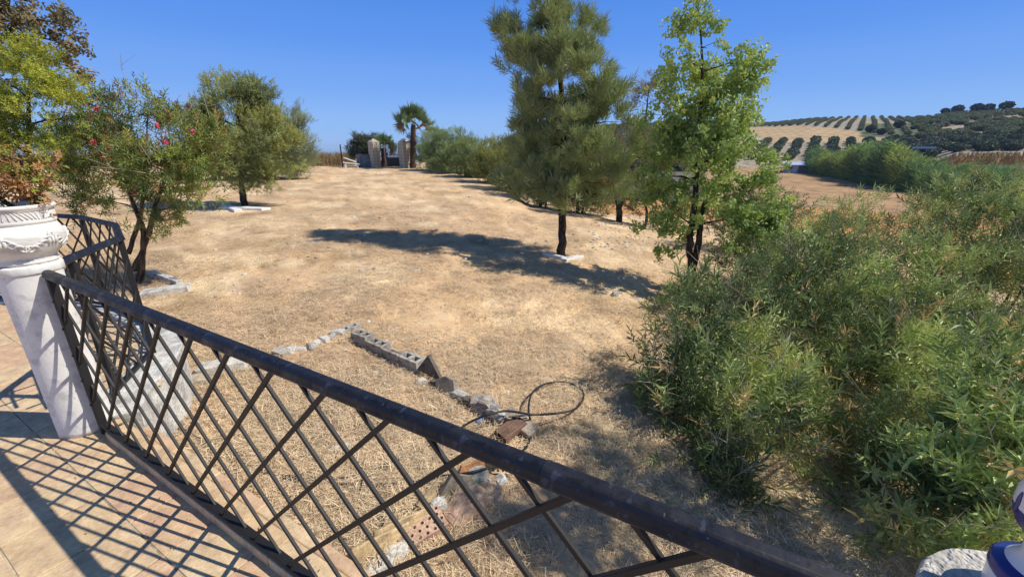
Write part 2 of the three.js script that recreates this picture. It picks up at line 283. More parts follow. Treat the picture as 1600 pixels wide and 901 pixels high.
{
  const t = thing('iron_railing', 'black iron lattice railing curving round the terrace bay behind the white column', 'railing');
  const P = [V(-2.62, 0, -2.32), ...BAY.slice(1)];
  for (let i = 0; i < P.length - 1; i++) {
    const a = P[i], b = P[i + 1], L = a.distanceTo(b), yaw = -Math.atan2(b.z - a.z, b.x - a.x), pan = new THREE.Group(); pan.position.set(a.x, 0, a.z); pan.rotation.y = yaw; pan.updateMatrix();
    const sub = new THREE.Group(); lattice(sub, .01, L - .01, .068, .972, .2455, .1 * i, .17 + .06 * i);
    const put = (m) => { m.updateMatrix(); m.matrix.premultiply(pan.matrix); m.matrix.decompose(m.position, m.quaternion, m.scale); t.add(m); };
    for (const m of [...sub.children]) put(m);
    const hold = new THREE.Group();
    part('handrail', railGeo(L + .03), M.paint, hold, [-.015, .985 + .0007 * i, 0]); part('bottom_rail', boxUV(new RoundedBoxGeometry(L, .022, .036, 1, .004), .3), M.bar, hold, [L / 2, .064, 0]);
    if (i > 0) part('post', boxUV(new RoundedBoxGeometry(.036, .96, .036, 2, .005), .3), M.bar, hold, [0, .485, 0]);
    for (const m of [...hold.children]) put(m);
  }
}

// ------------------------------------------------------------------ columns, urn, vase
function lathe(prof, seg = 48) { const g = new THREE.LatheGeometry(prof.map((p) => new THREE.Vector2(p[0], p[1])), seg); return g; }
const COL = V(-2.616, 0, -2.172);
function column(label, x, z, capMat, capName) {
  const t = thing('masonry_column', label, 'column', [x, 0, z]);
  const g = lathe([[.001, -.01], [.126, -.01], [.124, .03], [.1235, .5], [.126, .96], [.128, .992]], 64);
  const p = g.attributes.position; for (let i = 0; i < p.count; i++) { const k = 1 + (fbm(p.getX(i) * 14, p.getY(i) * 6, p.getZ(i) * 14, 3) - .5) * .012; p.setX(i, p.getX(i) * k); p.setZ(i, p.getZ(i) * k); } g.computeVertexNormals();
  const uv = g.attributes.uv; for (let i = 0; i < uv.count; i++) uv.setXY(i, uv.getX(i) * 1.6, p.getY(i) * 2);
  part('shaft', g, M.plaster, t);
  const c = lathe([[.128, .990], [.137, .999], [.139, 1.028], [.134, 1.040], [.001, 1.043]], 64); const q = c.attributes.position; for (let i = 0; i < q.count; i++) { const k = 1 + (fbm(q.getX(i) * 30, q.getY(i) * 30, q.getZ(i) * 30, 3) - .5) * .05; q.setX(i, q.getX(i) * k); q.setZ(i, q.getZ(i) * k); q.setY(i, q.getY(i) + (fbm(q.getX(i) * 50, 3, q.getZ(i) * 50, 3) - .5) * .006); }
  c.computeVertexNormals(); const cu = c.attributes.uv; for (let i = 0; i < cu.count; i++) cu.setXY(i, q.getX(i) * 3, q.getZ(i) * 3); part(capName, c, capMat, t); return t;
}
column('white plastered round column under the flower urn on the left of the terrace', COL.x, COL.z, M.plaster, 'cap');
column('white column with a rough stone top at the right end of the railing', .672, -.336, std([.95, .90, .80], { map: T.mottle, bumpMap: T.fine, bumpScale: .012, roughness: .95 }), 'stone_cap');
{
  const t = thing('flower_urn', 'white classical urn with garland relief standing on the left column', 'urn', [COL.x, 1.043, COL.z]);
  part('bowl', lathe([[.001, 0], [.125, 0], [.13, .012], [.118, .026], [.135, .045], [.170, .085], [.184, .125], [.182, .155], [.168, .188], [.160, .205]], 72), M.plaster, t);
  part('rim', lathe([[.160, .205], [.166, .212], [.168, .222], [.163, .232], [.166, .275], [.178, .283], [.182, .296], [.176, .304], [.160, .303], [.152, .27]], 72), M.plaster, t);
  part('soil', lathe([[.154, .262], [.08, .272], [.001, .276]], 24), std([.10, .065, .04]), t);
  const bits = [], R = rng(9);
  for (let k = 0; k < 6; k++) for (let j = 0; j <= 10; j++) { const u = j / 10, a = (k + u) * Math.PI / 3, y = .150 - .062 * Math.sin(u * Math.PI), r = y > .125 ? lerp(.184, .182, (y - .125) / .03) : lerp(.170, .184, (y - .085) / .04); const g = new THREE.TorusGeometry(.012 + .004 * R(), .0048, 6, 9); g.rotateX(R() * .8); g.rotateY(Math.PI / 2 - a + (R() - .5) * .6); g.translate(Math.cos(a) * r, y, Math.sin(a) * r); bits.push(g); }
  for (let k = 0; k < 6; k++) for (let j = 0; j < 5; j++) { const a = k * Math.PI / 3 + (j - 2) * .045; const g = new THREE.SphereGeometry(.012, 8, 6); g.scale(.7, 1.7, .7); g.translate(Math.cos(a) * .186, .125 + (j % 2) * .025, Math.sin(a) * .186); bits.push(g); }
  part('garland', mergeGeometries(bits), M.plaster, t);
  const ribs = []; for (let k = 0; k < 60; k++) { const a = k / 60 * 6.2832, g = new THREE.BoxGeometry(.0045, .046, .006); g.rotateZ(.7 * Math.sin(k * .42)); g.rotateY(-a + Math.PI / 2); g.translate(Math.cos(a) * .1655, .254, Math.sin(a) * .1655); ribs.push(g); }
  part('rim_relief', mergeGeometries(ribs), M.plaster, t);
}
{
  const white = std([.78, .78, .77], { roughness: .25 }), blue = std([.022, .035, .20], { roughness: .25 });
  const t = thing('ceramic_jar', 'blue and white glazed ceramic jar standing on the right column', 'jar', [.676, 1.045, -.384]);
  part('foot', lathe([[.001, 0], [.044, 0], [.049, .006], [.050, .034]], 48), white, t);
  part('blue_band', lathe([[.050, .034], [.0515, .037], [.0515, .048], [.049, .052], [.040, .056]], 48), blue, t);
  part('waist', lathe([[.040, .056], [.030, .068], [.030, .090], [.036, .101]], 48), white, t);
  part('blue_belly', lathe([[.036, .101], [.046, .114], [.0515, .130], [.0522, .136]], 48), blue, t);
  part('body', lathe([[.0522, .136], [.0525, .152], [.048, .178], [.038, .195], [.026, .205], [.028, .225], [.024, .226]], 48), white, t);
  const pg = new THREE.SphereGeometry(.006, 10, 8); pg.scale(.8, 2.6, .16); for (let k = 0; k < 9; k++) { const a = k / 9 * 6.283; part('painted_petal', pg, blue, t, [Math.sin(a) * .0522, .142, Math.cos(a) * .0522], [0, a, 0]); }
}

// ------------------------------------------------------------------ plants: skeletons, sprigs, crowns
class Tubes {
  constructor() { this.p = []; this.n = []; this.uv = []; this.ix = []; }
  tube(path, rad, sides = 7, wob = 0) {
    const T0 = V(0, 0, 0), up = V(0, 0, 0), s = V(0, 0, 0), b = V(0, 0, 0), base = this.p.length / 3; let len = 0;
    for (let i = 0; i < path.length; i++) {
      T0.copy(path[Math.min(i + 1, path.length - 1)]).sub(path[Math.max(i - 1, 0)]).normalize(); up.set(.31, .2, 1); s.crossVectors(T0, up).normalize(); b.crossVectors(s, T0); if (i) len += path[i].distanceTo(path[i - 1]);
      for (let j = 0; j <= sides; j++) { const a = j / sides * 6.2832, c = Math.cos(a), q = Math.sin(a), nx = s.x * c + b.x * q, ny = s.y * c + b.y * q, nz = s.z * c + b.z * q; const r = rad[i] * (1 + wob * (noise3(path[i].x * 9 + c, path[i].y * 7, path[i].z * 9 + q) - .5)); this.p.push(path[i].x + nx * r, path[i].y + ny * r, path[i].z + nz * r); this.n.push(nx, ny, nz); this.uv.push(j / sides * Math.max(1, Math.round(rad[0] * 12)), len * 1.6); }
    }
    for (let i = 0; i < path.length - 1; i++) for (let j = 0; j < sides; j++) { const q = base + i * (sides + 1) + j; this.ix.push(q, q + sides + 1, q + 1, q + 1, q + sides + 1, q + sides + 2); }
  }
  build() { const g = new THREE.BufferGeometry(); g.setAttribute('position', new THREE.Float32BufferAttribute(this.p, 3)); g.setAttribute('normal', new THREE.Float32BufferAttribute(this.n, 3)); g.setAttribute('uv', new THREE.Float32BufferAttribute(this.uv, 2)); g.setIndex(this.ix); return g; }
}
// a twig of leaves along +Y; each leaf two or four triangles folded on its rib
function sprig({ n = 10, len = .12, leaf = .05, w = .014, open = 50, droop = 0, fold = .25, seed = 1, round = false, twig = .0015, jit = .35 }) {
  const R = rng(seed), p = [], add = (...v) => { for (const q of v) p.push(q.x, q.y, q.z); };
  for (let i = 0; i < n; i++) {
    const f = (i + .6) / n, a = i * 2.4 + (R() - .5), el = (open * (1.15 - .5 * f) + (R() - .5) * 40 * jit * 2) * RAD, L = leaf * (.75 + .5 * R());
    const d = V(Math.cos(a) * Math.sin(el), Math.cos(el) - droop * Math.sin(el), Math.sin(a) * Math.sin(el)).normalize();
    const side = V(-Math.sin(a), (R() - .5) * .8, Math.cos(a)); side.addScaledVector(d, -side.dot(d)).normalize(); const nn = V(0, 0, 0).crossVectors(side, d);
    const b = V(0, f * len, 0), tip = b.clone().addScaledVector(d, L).addScaledVector(nn, -L * .12), m = (k, sgn, ww) => b.clone().addScaledVector(d, L * k).addScaledVector(side, sgn * w * ww * .5).addScaledVector(nn, w * fold);
    if (round) { const m1 = m(.35, 1, 1), m2 = m(.35, -1, 1), q1 = m(.75, 1, .8), q2 = m(.75, -1, .8), c = b.clone().addScaledVector(d, L * .5); add(b, m1, c, m1, q1, c, q1, tip, c, tip, q2, c, q2, m2, c, m2, b, c); }
    else { const m1 = m(.42, 1, 1), m2 = m(.42, -1, 1); add(b, m1, tip, b, tip, m2); }
  }
  if (twig) { const a = V(twig, 0, 0), b = V(-twig, 0, twig), t = V(0, len, 0), c = V(-twig, 0, -twig); add(a, t, b, b, t, c, c, t, a); }
  const g = new THREE.BufferGeometry(); g.setAttribute('position', new THREE.Float32BufferAttribute(p, 3)); g.computeVertexNormals(); g.setAttribute('uv', new THREE.Float32BufferAttribute(new Float32Array(p.length / 3 * 2), 2)); return g;
}
const Q = new THREE.Quaternion(), Q2 = new THREE.Quaternion(), YY = V(0, 1, 0), MM = new THREE.Matrix4(), CC = new THREE.Color();
function scatterLeaves(parent, name, geo, material, list) { // list: {p, d, s, c}
  const tk = material.transmission ? [1.7, 1.62, 1.2] : [1, 1, 1], im = new THREE.InstancedMesh(geo, material, list.length); im.name = name; im.userData.kind = 'stuff'; im.castShadow = im.receiveShadow = true;
  list.forEach((e, i) => { Q.setFromUnitVectors(YY, e.d); Q2.setFromAxisAngle(YY, e.roll); Q.multiply(Q2); MM.compose(e.p, Q, V(e.s, e.s, e.s)); im.setMatrixAt(i, MM); CC.setRGB(e.c[0] * tk[0], e.c[1] * tk[1], e.c[2] * tk[2]); im.setColorAt(i, CC); });
  parent.add(im); return im;
}
const gauss = (R) => (R() + R() + R() - 1.5) * 1.15;
/* plant: trunks = list of [[Vector3, radius], ...]; blobs = [Vector3 centre, radius, share, squash]; clusters of sprigs fill the blobs */
function plant(name, label, category, group, o) {
  const R = rng(o.seed), base = o.trunks[0][0][0].clone(), t = thing(name, label, category, [base.x, base.y, base.z], 0, group), tb = new Tubes(), dt = new Tubes(), nodes = [];
  const loc = (v) => v.clone().sub(base);
  for (const tr of o.trunks) {
    const pts = tr.map((q) => loc(q[0])), cv = new THREE.CatmullRomCurve3(pts), N = Math.max(4, (tr.length - 1) * 5), P = cv.getPoints(N), rr = P.map((_, i) => { const f = i / N * (tr.length - 1), k = Math.min(Math.floor(f), tr.length - 2); return lerp(tr[k][1], tr[k + 1][1], f - k); });
    for (let i = 1; i < N; i++) P[i].add(V((R() - .5), 0, (R() - .5)).multiplyScalar(rr[i] * .5)); tb.tube(P, rr, o.sides || 10, .5);
    P.forEach((p, i) => { if (i > N * (o.limbFrom ?? .3)) nodes.push({ p, r: rr[i] }); });
  }
  const clusters = [], H = o.crownC ? loc(o.crownC) : null;
  for (const bl of o.blobs) {
    const c = loc(bl[0]), r = bl[1]; let best = null, bd = 1e9;
    for (const nd of nodes) { const dy = c.y - nd.p.y, d = nd.p.distanceTo(c) + (dy < 0 ? -dy * 1.6 : 0) - dy * .15; if (d < bd) { bd = d; best = nd; } }
    if (best && best.p.distanceTo(c) > .08) {
      const a = best.p, mid = a.clone().lerp(c, .5).add(V((R() - .5), (o.arch ?? .25) * (.5 + R()), (R() - .5)).multiplyScalar(a.distanceTo(c) * .35)), N = 7, cv = new THREE.QuadraticBezierCurve3(a, mid, c), P = cv.getPoints(N), r0 = Math.min(best.r * .7, (o.limbR || .03) * (.6 + r)); const rr = P.map((_, i) => lerp(r0, r0 * .35, i / N));
      for (let i = 1; i < N; i++) P[i].add(V(R() - .5, R() - .5, R() - .5).multiplyScalar(.06 * a.distanceTo(c))); tb.tube(P, rr, 6, .3); P.forEach((p, i) => { if (i) nodes.push({ p, r: rr[i] }); });
    }
    const n = Math.round((o.density || 40) * Math.pow(r, 2.2) * (bl[2] ?? 1) + 2);
    for (let i = 0; i < n; i++) { let v; do { v = V(R() * 2 - 1, R() * 2 - 1, R() * 2 - 1); } while (v.length() > 1 || v.length() < .05); v.normalize().multiplyScalar(Math.pow(R(), o.shell ?? .4)); v.y *= bl[3] ?? 1; const p = c.clone().addScaledVector(v, r); if (o.gap && fbm(p.x * o.gap + 9, p.y * o.gap, p.z * o.gap, 2) < (o.gapCut ?? .42)) continue; if (o.minY !== undefined && p.y < o.minY) continue; clusters.push({ p, out: v.clone(), c, r }); }
  }
  const leaves = [], cr = o.clusterR || .14, bias = V(...(o.bias || [0, .5, 0]));
  for (const cl of clusters) {
    let best = null, bd = 1e9; for (const nd of nodes) { const d = nd.p.distanceToSquared(cl.p); if (d < bd) { bd = d; best = nd; } }
    if (best && !o.noTwigs) { const a = best.p, mid = a.clone().lerp(cl.p, .55).add(V(R() - .5, R() - .2, R() - .5).multiplyScalar(.18 * Math.sqrt(bd))); const r0 = Math.min(best.r * .6, o.twigR || .009); tb.tube([a, mid, cl.p], [r0, r0 * .7, r0 * .35], 4); if (nodes.length < 900) nodes.push({ p: mid, r: r0 * .7 }); }
    const tone = fbm(cl.p.x * 2.2 + o.seed, cl.p.y * 2.2, cl.p.z * 2.2, 2), m = Math.max(1, Math.round((o.per || 9) * (.6 + .8 * R())));
    for (let i = 0; i < m; i++) {
      const p = cl.p.clone().add(V(gauss(R) * cr, gauss(R) * cr * (o.flat || .8), gauss(R) * cr));
      const d = cl.out.clone().multiplyScalar(o.outK ?? .8).add(bias).add(V(R() - .5, R() - .5, R() - .5).multiplyScalar(o.wild ?? 1.3)); if (d.length() < .05) d.set(0, 1, 0); d.normalize();
      leaves.push({ p, d, s: (o.size || 1) * (.7 + .6 * R()), roll: R() * 6.28, c: o.tint(tone, R, p) });
    }
  }
  for (let k = 0; k < (o.dead || 0); k++) { const q = clusters[Math.floor(R() * clusters.length)]; if (!q) break; const a = q.p.clone().addScaledVector(q.out, -.15), d = q.out.clone().multiplyScalar(.6).add(V(R() - .5, .35 + R() * .7, R() - .5)).normalize(), L = .25 + .45 * R(), e = a.clone().addScaledVector(d, L), m = a.clone().lerp(e, .5).add(V(R() - .5, R() - .5, R() - .5).multiplyScalar(.1 * L)); dt.tube([a, m, e], [.0045, .0035, .0015], 4); for (let i = 0; i < 2; i++) { const g = m.clone().lerp(e, R() * .6), h = g.clone().add(V(R() - .5, R() * .5, R() - .5).normalize().multiplyScalar(L * .4)); dt.tube([g, g.clone().lerp(h, .5), h], [.0028, .002, .001], 3); } }
  if (dt.ix.length) { const m = part('dead_twigs', dt.build(), M.barkDead, t); m.userData.kind = 'stuff'; }
  if (tb.ix.length) part('trunk', tb.build(), o.bark || M.barkGrey, t);
  const sets = o.sprigs; sets.forEach((g, k) => { const L = leaves.filter((_, i) => i % sets.length === k); if (L.length) scatterLeaves(t, 'foliage', g, o.mat || M.leaf, L); });
  return { t, clusters, base, count: leaves.length };
}
const tintOf = (a, b, v = .3) => (tone, R) => { const k = clamp((tone - .5) * 2.4 + .5 + (R() - .5) * .7), m = 1 + (R() - .5) * v; return [0, 1, 2].map((i) => lerp(a[i], b[i], k) * m); };
const S = {
  lance: [sprig({ n: 12, len: .20, leaf: .098, w: .018, open: 44, seed: 3 }), sprig({ n: 9, len: .15, leaf: .085, w: .017, open: 54, seed: 4 }), sprig({ n: 7, len: .12, leaf: .075, w: .016, open: 64, seed: 2 })],
  bigLance: [sprig({ n: 9, len: .16, leaf: .105, w: .021, open: 48, seed: 5 }), sprig({ n: 7, len: .12, leaf: .115, w: .022, open: 55, seed: 6 })],
  oleander: [sprig({ n: 10, len: .16, leaf: .10, w: .018, open: 48, seed: 7 }), sprig({ n: 8, len: .12, leaf: .09, w: .018, open: 60, seed: 8 })],
  small: [sprig({ n: 12, len: .13, leaf: .04, w: .017, open: 62, seed: 9 }), sprig({ n: 9, len: .10, leaf: .038, w: .018, open: 70, seed: 10 })],
  round: [sprig({ n: 7, len: .14, leaf: .062, w: .050, open: 72, droop: .5, seed: 11, round: true }), sprig({ n: 5, len: .1, leaf: .06, w: .052, open: 80, droop: .8, seed: 12, round: true })],
  needle: [sprig({ n: 16, len: .16, leaf: .20, w: .0055, open: 26, seed: 13, fold: .5 }), sprig({ n: 13, len: .12, leaf: .17, w: .0055, open: 36, seed: 14, fold: .5 })],
  olive: [sprig({ n: 14, len: .22, leaf: .06, w: .013, open: 50, seed: 15 })],
  far: [sprig({ n: 9, len: .30, leaf: .16, w: .06, open: 60, seed: 16, twig: 0 })],
  farLong: [sprig({ n: 9, len: .40, leaf: .24, w: .05, open: 40, seed: 17, twig: 0 })],
  jade: [sprig({ n: 8, len: .05, leaf: .026, w: .013, open: 65, seed: 18 }), sprig({ n: 6, len: .04, leaf: .03, w: .016, open: 75, seed: 19 })],
};
const bl = (Z, list) => list.map(([px, py, r, dz = 0, sh = 1, sq = 1]) => [pt(px, py, Z + dz), r, sh, sq]);
// ------------------------------------------------------------------ trees and shrubs of the yard
{ // tall feathery casuarina
  const b = at(877, 400), Z = -b.z, seg = (px, py, r, dz = 0) => [pt(px, py, Z + dz), r];
  b.y -= .05;
  plant('casuarina_tree', 'tall feathery needle tree with a dark straight trunk and white kerb stones at its foot', 'tree', null, {
    seed: 21, trunks: [[[b, .095], seg(879, 340, .078), seg(880, 250, .07), seg(876, 140, .055, .1), seg(868, 30, .035, .2), seg(858, -60, .015, .3)]], limbFrom: .22,
    blobs: bl(Z, [[838, -70, .42, .3], [845, -25, .62, .2], [836, 35, .68, .1], [815, 85, .52, 0], [892, 60, .62, .3], [905, 95, .62, -.3], [955, 95, .26, .2], [865, 120, .8, .1], [935, 140, .55, .2], [832, 150, .5, -.2], [870, 195, .85, 0], [945, 190, .62, .1], [835, 220, .52, .4], [925, 240, .75, -.2], [965, 240, .5, .2], [860, 265, .72, .2], [820, 280, .42, -.2], [905, 285, .62, .1], [950, 285, .42, -.2], [805, 105, .3, .2], [795, 60, .25, 0], [890, 300, .5, -.3]]),
    density: 135, shell: .5, clusterR: .12, per: 10, size: .92, outK: .6, bias: [0, .75, 0], wild: .9, gap: 2.6, gapCut: .475, arch: .1, sprigs: S.needle, mat: M.leafDull, bark: M.barkDark, twigR: .006,
    tint: (tone, R, p) => { const y = clamp((1.9 - p.y) / 2.2) * sstep(.42, .6, fbm(p.x * 1.1 + 5, p.y * 1.1, p.z * 1.1, 2)), k = clamp(tone + (R() - .5) * .6); return [lerp(lerp(.19, .31, k), .46, y * .7), lerp(lerp(.24, .36, k), .43, y * .7), lerp(lerp(.14, .20, k), .15, y * .7)]; },
  });
}
{ // light airy tree with two stems
  const b = at(1074, 458), Z = -b.z, s = (px, py, r, dz = 0) => [pt(px, py, Z + dz), r]; b.y -= .05;
  plant('poplar_tree', 'airy bright green broadleaf tree with a forked dark trunk in front of the shrubs', 'tree', null, {
    seed: 22, trunks: [[[b, .085], s(1080, 420, .075), s(1078, 380, .055), s(1087, 300, .048), s(1092, 200, .038), s(1098, 110, .022), s(1093, 20, .008)], [[b.clone().add(V(.03, .1, 0)), .07], s(1086, 410, .062), s(1094, 360, .05), s(1100, 320, .035, .1), s(1128, 265, .02, .2), s(1160, 200, .01, .3)]], limbFrom: .32,
    blobs: bl(Z, [[1092, 22, .24, 0], [1062, 40, .2, .1], [1105, 75, .45, .1], [1160, 100, .38, .2], [1068, 95, .32, -.1], [1060, 150, .45, .1], [1120, 140, .55, .1], [1180, 140, .40, 0], [1150, 190, .55, .2], [1085, 205, .62, 0], [1040, 215, .52, .2], [1120, 245, .65, -.2], [1170, 245, .42, .1], [1050, 275, .55, 0], [1010, 290, .40, .2], [1110, 300, .60, .2], [1170, 300, .52, -.2], [1195, 290, .38, -.1], [1185, 320, .42, -.3], [1205, 255, .3, .1], [1150, 345, .55, -.3], [1200, 345, .35, -.2], [1065, 340, .45, .1], [1025, 335, .36, 0], [1045, 392, .14, -.1], [1185, 340, .35, 0]]),
    density: 165, shell: .55, clusterR: .11, per: 6, size: .95, outK: .5, bias: [0, -.1, 0], wild: 1.5, gap: 2.1, gapCut: .43, sprigs: S.round, mat: M.leaf, bark: M.barkDark, twigR: .006, limbR: .022,
    tint: (tone, R, p) => { const low = clamp((1.4 - p.y) / 1.6), k = clamp((tone - .5) * 2 + .45 + (R() - .5) * .8); return [lerp(.19, .37, k) + .08 * low, lerp(.27, .44, k) + .07 * low, lerp(.095, .16, k)]; },
  });
}
{ // brownish tree behind
  const b = at(967, 346), Z = -b.z, s = (px, py, r, dz = 0) => [pt(px, py, Z + dz), r]; b.y -= .05;
  plant('almond_tree', 'thinning brown-olive tree with a dark Y-shaped trunk, behind and between the two tall trees', 'tree', null, {
    seed: 23, trunks: [[[b, .12], s(970, 310, .10), s(985, 270, .07), s(1005, 210, .04), s(1015, 130, .012)], [[b.clone().add(V(0, .5, 0)), .09], s(955, 285, .07), s(940, 240, .04)]], limbFrom: .35,
    blobs: bl(Z, [[1012, 140, .55], [1035, 180, .6], [990, 195, .7], [1010, 245, .85], [960, 240, .75], [1045, 250, .6], [985, 285, .55], [1030, 120, .35], [940, 280, .5]]),
    density: 130, clusterR: .16, per: 9, size: 1.25, gap: 1.4, gapCut: .45, sprigs: S.small, mat: M.leafDull, bark: M.barkDark, tint: tintOf([.13, .105, .05], [.24, .22, .09]),
  });
}
{ // small rounded tree by the left kerb
  const b = at(381, 321), Z = -b.z, s = (px, py, r, dz = 0) => [pt(px, py, Z + dz), r]; b.y -= .05;
  plant('carob_tree', 'round-crowned olive-green tree with a thin trunk rising from a pale kerb slab', 'tree', null, {
    seed: 24, trunks: [[[b, .10], s(378, 295, .085), s(374, 260, .075), s(372, 200, .05), s(368, 140, .02)]], limbFrom: .3,
    blobs: bl(Z, [[368, 155, .72], [400, 172, .75, .3], [330, 185, .6, -.2], [350, 215, .85], [412, 220, .85, -.2], [440, 215, .55, .2], [380, 255, .75, -.3], [330, 245, .55, .1], [448, 250, .45], [410, 268, .5, -.3], [350, 275, .4], [310, 215, .45, .1], [345, 140, .4, .2], [312, 185, .5, .2], [302, 245, .45, .2], [395, 140, .5, .1]]),
    density: 230, shell: .4, clusterR: .16, per: 12, size: 1.2, gap: 1.3, gapCut: .36, sprigs: S.small, mat: M.leaf, bark: M.barkGrey,
    tint: (tone, R, p) => { const k = clamp((tone - .5) * 2.6 + .5 + (R() - .5) * .7), y = sstep(.52, .66, fbm(p.x * .9 + 31, p.y * .9, p.z * .9, 2)); return [lerp(lerp(.13, .28, k), .34, y * .4), lerp(lerp(.165, .32, k), .34, y * .4), lerp(lerp(.08, .13, k), .10, y * .4)]; },
  });
}
{
  const b = at(423, 280), Z = -b.z, s = (px, py, r, dz = 0) => [pt(px, py, Z + dz), r]; b.y -= .05;
  plant('olive_tree', 'silvery grey-green olive tree standing right behind the round-crowned tree', 'tree', null, {
    seed: 25, trunks: [[[b, .22], s(424, 262, .18), s(430, 230, .1), s(440, 190, .04)]], limbFrom: .4,
    blobs: bl(Z, [[440, 195, 1.2], [462, 200, .85, .3], [472, 232, .75], [450, 235, 1.1, .4], [410, 215, 1.3], [372, 235, 1.2], [345, 245, 1.0], [482, 250, .5], [470, 270, .45], [430, 258, .9], [395, 255, .9], [325, 235, .7]]),
    density: 62, shell: .35, clusterR: .26, per: 13, size: 1.5, gap: .8, gapCut: .34, sprigs: S.olive, mat: M.leafDull, bark: M.barkDark, tint: tintOf([.13, .16, .105], [.27, .31, .22]),
  });
}
{ // oleander with several stems
  const b = at(213, 442), Z = -b.z, s = (px, py, r, dz = 0) => [pt(px, py, Z + dz), r]; b.y -= .04;
  const o = plant('oleander_shrub', 'flowering shrub with pink blossoms and several pale stems beside the bay railing', 'shrub', null, {
    seed: 26, trunks: [[[b, .05], s(221, 400, .045), s(222, 360, .036), s(205, 310, .026), s(190, 250, .014), s(180, 190, .006)], [[b.clone().add(V(.03, .25, .02)), .04], s(232, 365, .034), s(240, 330, .028, -.1), s(262, 270, .016), s(290, 220, .006)], [[b.clone().add(V(0, .5, 0)), .035], s(218, 340, .026, .2), s(225, 270, .018, .2), s(230, 180, .006, .2)]], limbFrom: .35,
    blobs: bl(Z, [[225, 185, .42, .1], [180, 190, .42, -.1], [272, 205, .4, .1], [145, 215, .4, .2], [205, 245, .5, -.3], [262, 250, .48, -.2], [318, 240, .34, .1], [170, 275, .45, 0], [235, 290, .45, .3], [130, 265, .34, -.2], [300, 282, .34, -.1], [200, 330, .26, -.2], [275, 325, .22, .1], [140, 310, .26, .1], [110, 225, .3, .3], [335, 205, .18, .2], [250, 345, .18, -.2], [105, 290, .2, 0]]),
    density: 430, shell: .58, clusterR: .09, per: 5, size: .80, gap: 2.8, gapCut: .42, dead: 50, bias: [0, .6, 0], wild: 1.3, sprigs: S.oleander, mat: M.leafShiny, bark: M.barkPale, twigR: .005, limbR: .014,
    tint: (tone, R) => { const k = clamp((tone - .5) * 2.4 + .5 + (R() - .5) * .8), dry = R() < .10; return dry ? [.36, .24, .14] : [lerp(.085, .24, k), lerp(.13, .29, k), lerp(.05, .09, k)]; },
  });
  // blossoms and dry purple seed heads among the outer twigs
  const R = rng(27), petals = []; for (let k = 0; k < 5; k++) { const g = new THREE.CircleGeometry(.014, 6); g.translate(.013, 0, 0); g.rotateX(-Math.PI / 2 + .5); g.rotateY(k * 1.2566); petals.push(g); }
  const fg = mergeGeometries(petals), spots = [[145, 222], [160, 245], [256, 223], [140, 148], [150, 170], [168, 230], [210, 300], [246, 195], [128, 150], [300, 205]];
  spots.forEach(([px, py], i) => { const c = pt(px, py, Z - .42); const n = i < 3 ? 5 : 3, gs = []; for (let j = 0; j < n; j++) { const g = fg.clone(); g.rotateZ((R() - .5) * 2); g.rotateX(.9 + (R() - .5)); g.translate((R() - .5) * .045, (R() - .5) * .04, (R() - .5) * .04); gs.push(g); } part('blossom', mergeGeometries(gs), std([.62, .07, .14], { side: THREE.DoubleSide, roughness: .7 }), o.t, c.sub(o.base).toArray()); });
  const heads = o.clusters.filter((c) => c.p.y > 1.75 && c.out.y > .1).slice(0, 130).map((c) => ({ p: c.p.clone().add(V((R() - .5) * .1, .08 + R() * .06, (R() - .5) * .1)), d: V(R() - .5, 1, R() - .5).normalize(), s: .7 + .6 * R(), roll: R() * 6, c: [.13 + .1 * R(), .07, .085 + .05 * R()] }));
  scatterLeaves(o.t, 'seed_heads', sprig({ n: 7, len: .05, leaf: .04, w: .012, open: 55, seed: 28 }), M.leafDull, heads);
}
{ // yellow-green shrub behind the urn
  const Z = 5.3, g = pt(38, 420, Z); const b = V(g.x, gy(g.x, g.z) - .05, g.z), s = (px, py, r, dz = 0) => [pt(px, py, Z + dz), r];
  plant('broom_shrub', 'dense yellow-green shrub seen above the flower urn at the left edge', 'shrub', null, {
    seed: 29, trunks: [[[b, .06], s(38, 330, .045), s(42, 240, .03), s(45, 130, .012)]], limbFrom: .45,
    blobs: bl(Z, [[50, 110, .34], [15, 130, .4], [85, 140, .30, .1], [45, 170, .45, -.1], [95, 185, .25], [0, 190, .45], [75, 215, .25], [-40, 150, .45], [30, 85, .22], [108, 150, .16], [20, 225, .3]]),
    density: 330, shell: .5, clusterR: .075, per: 9, size: .8, gap: 2.5, gapCut: .36, bias: [0, .3, 0], sprigs: S.small, mat: M.leaf, bark: M.barkGrey, twigR: .004,
    tint: tintOf([.10, .145, .025], [.30, .33, .04], .35),
  });
}
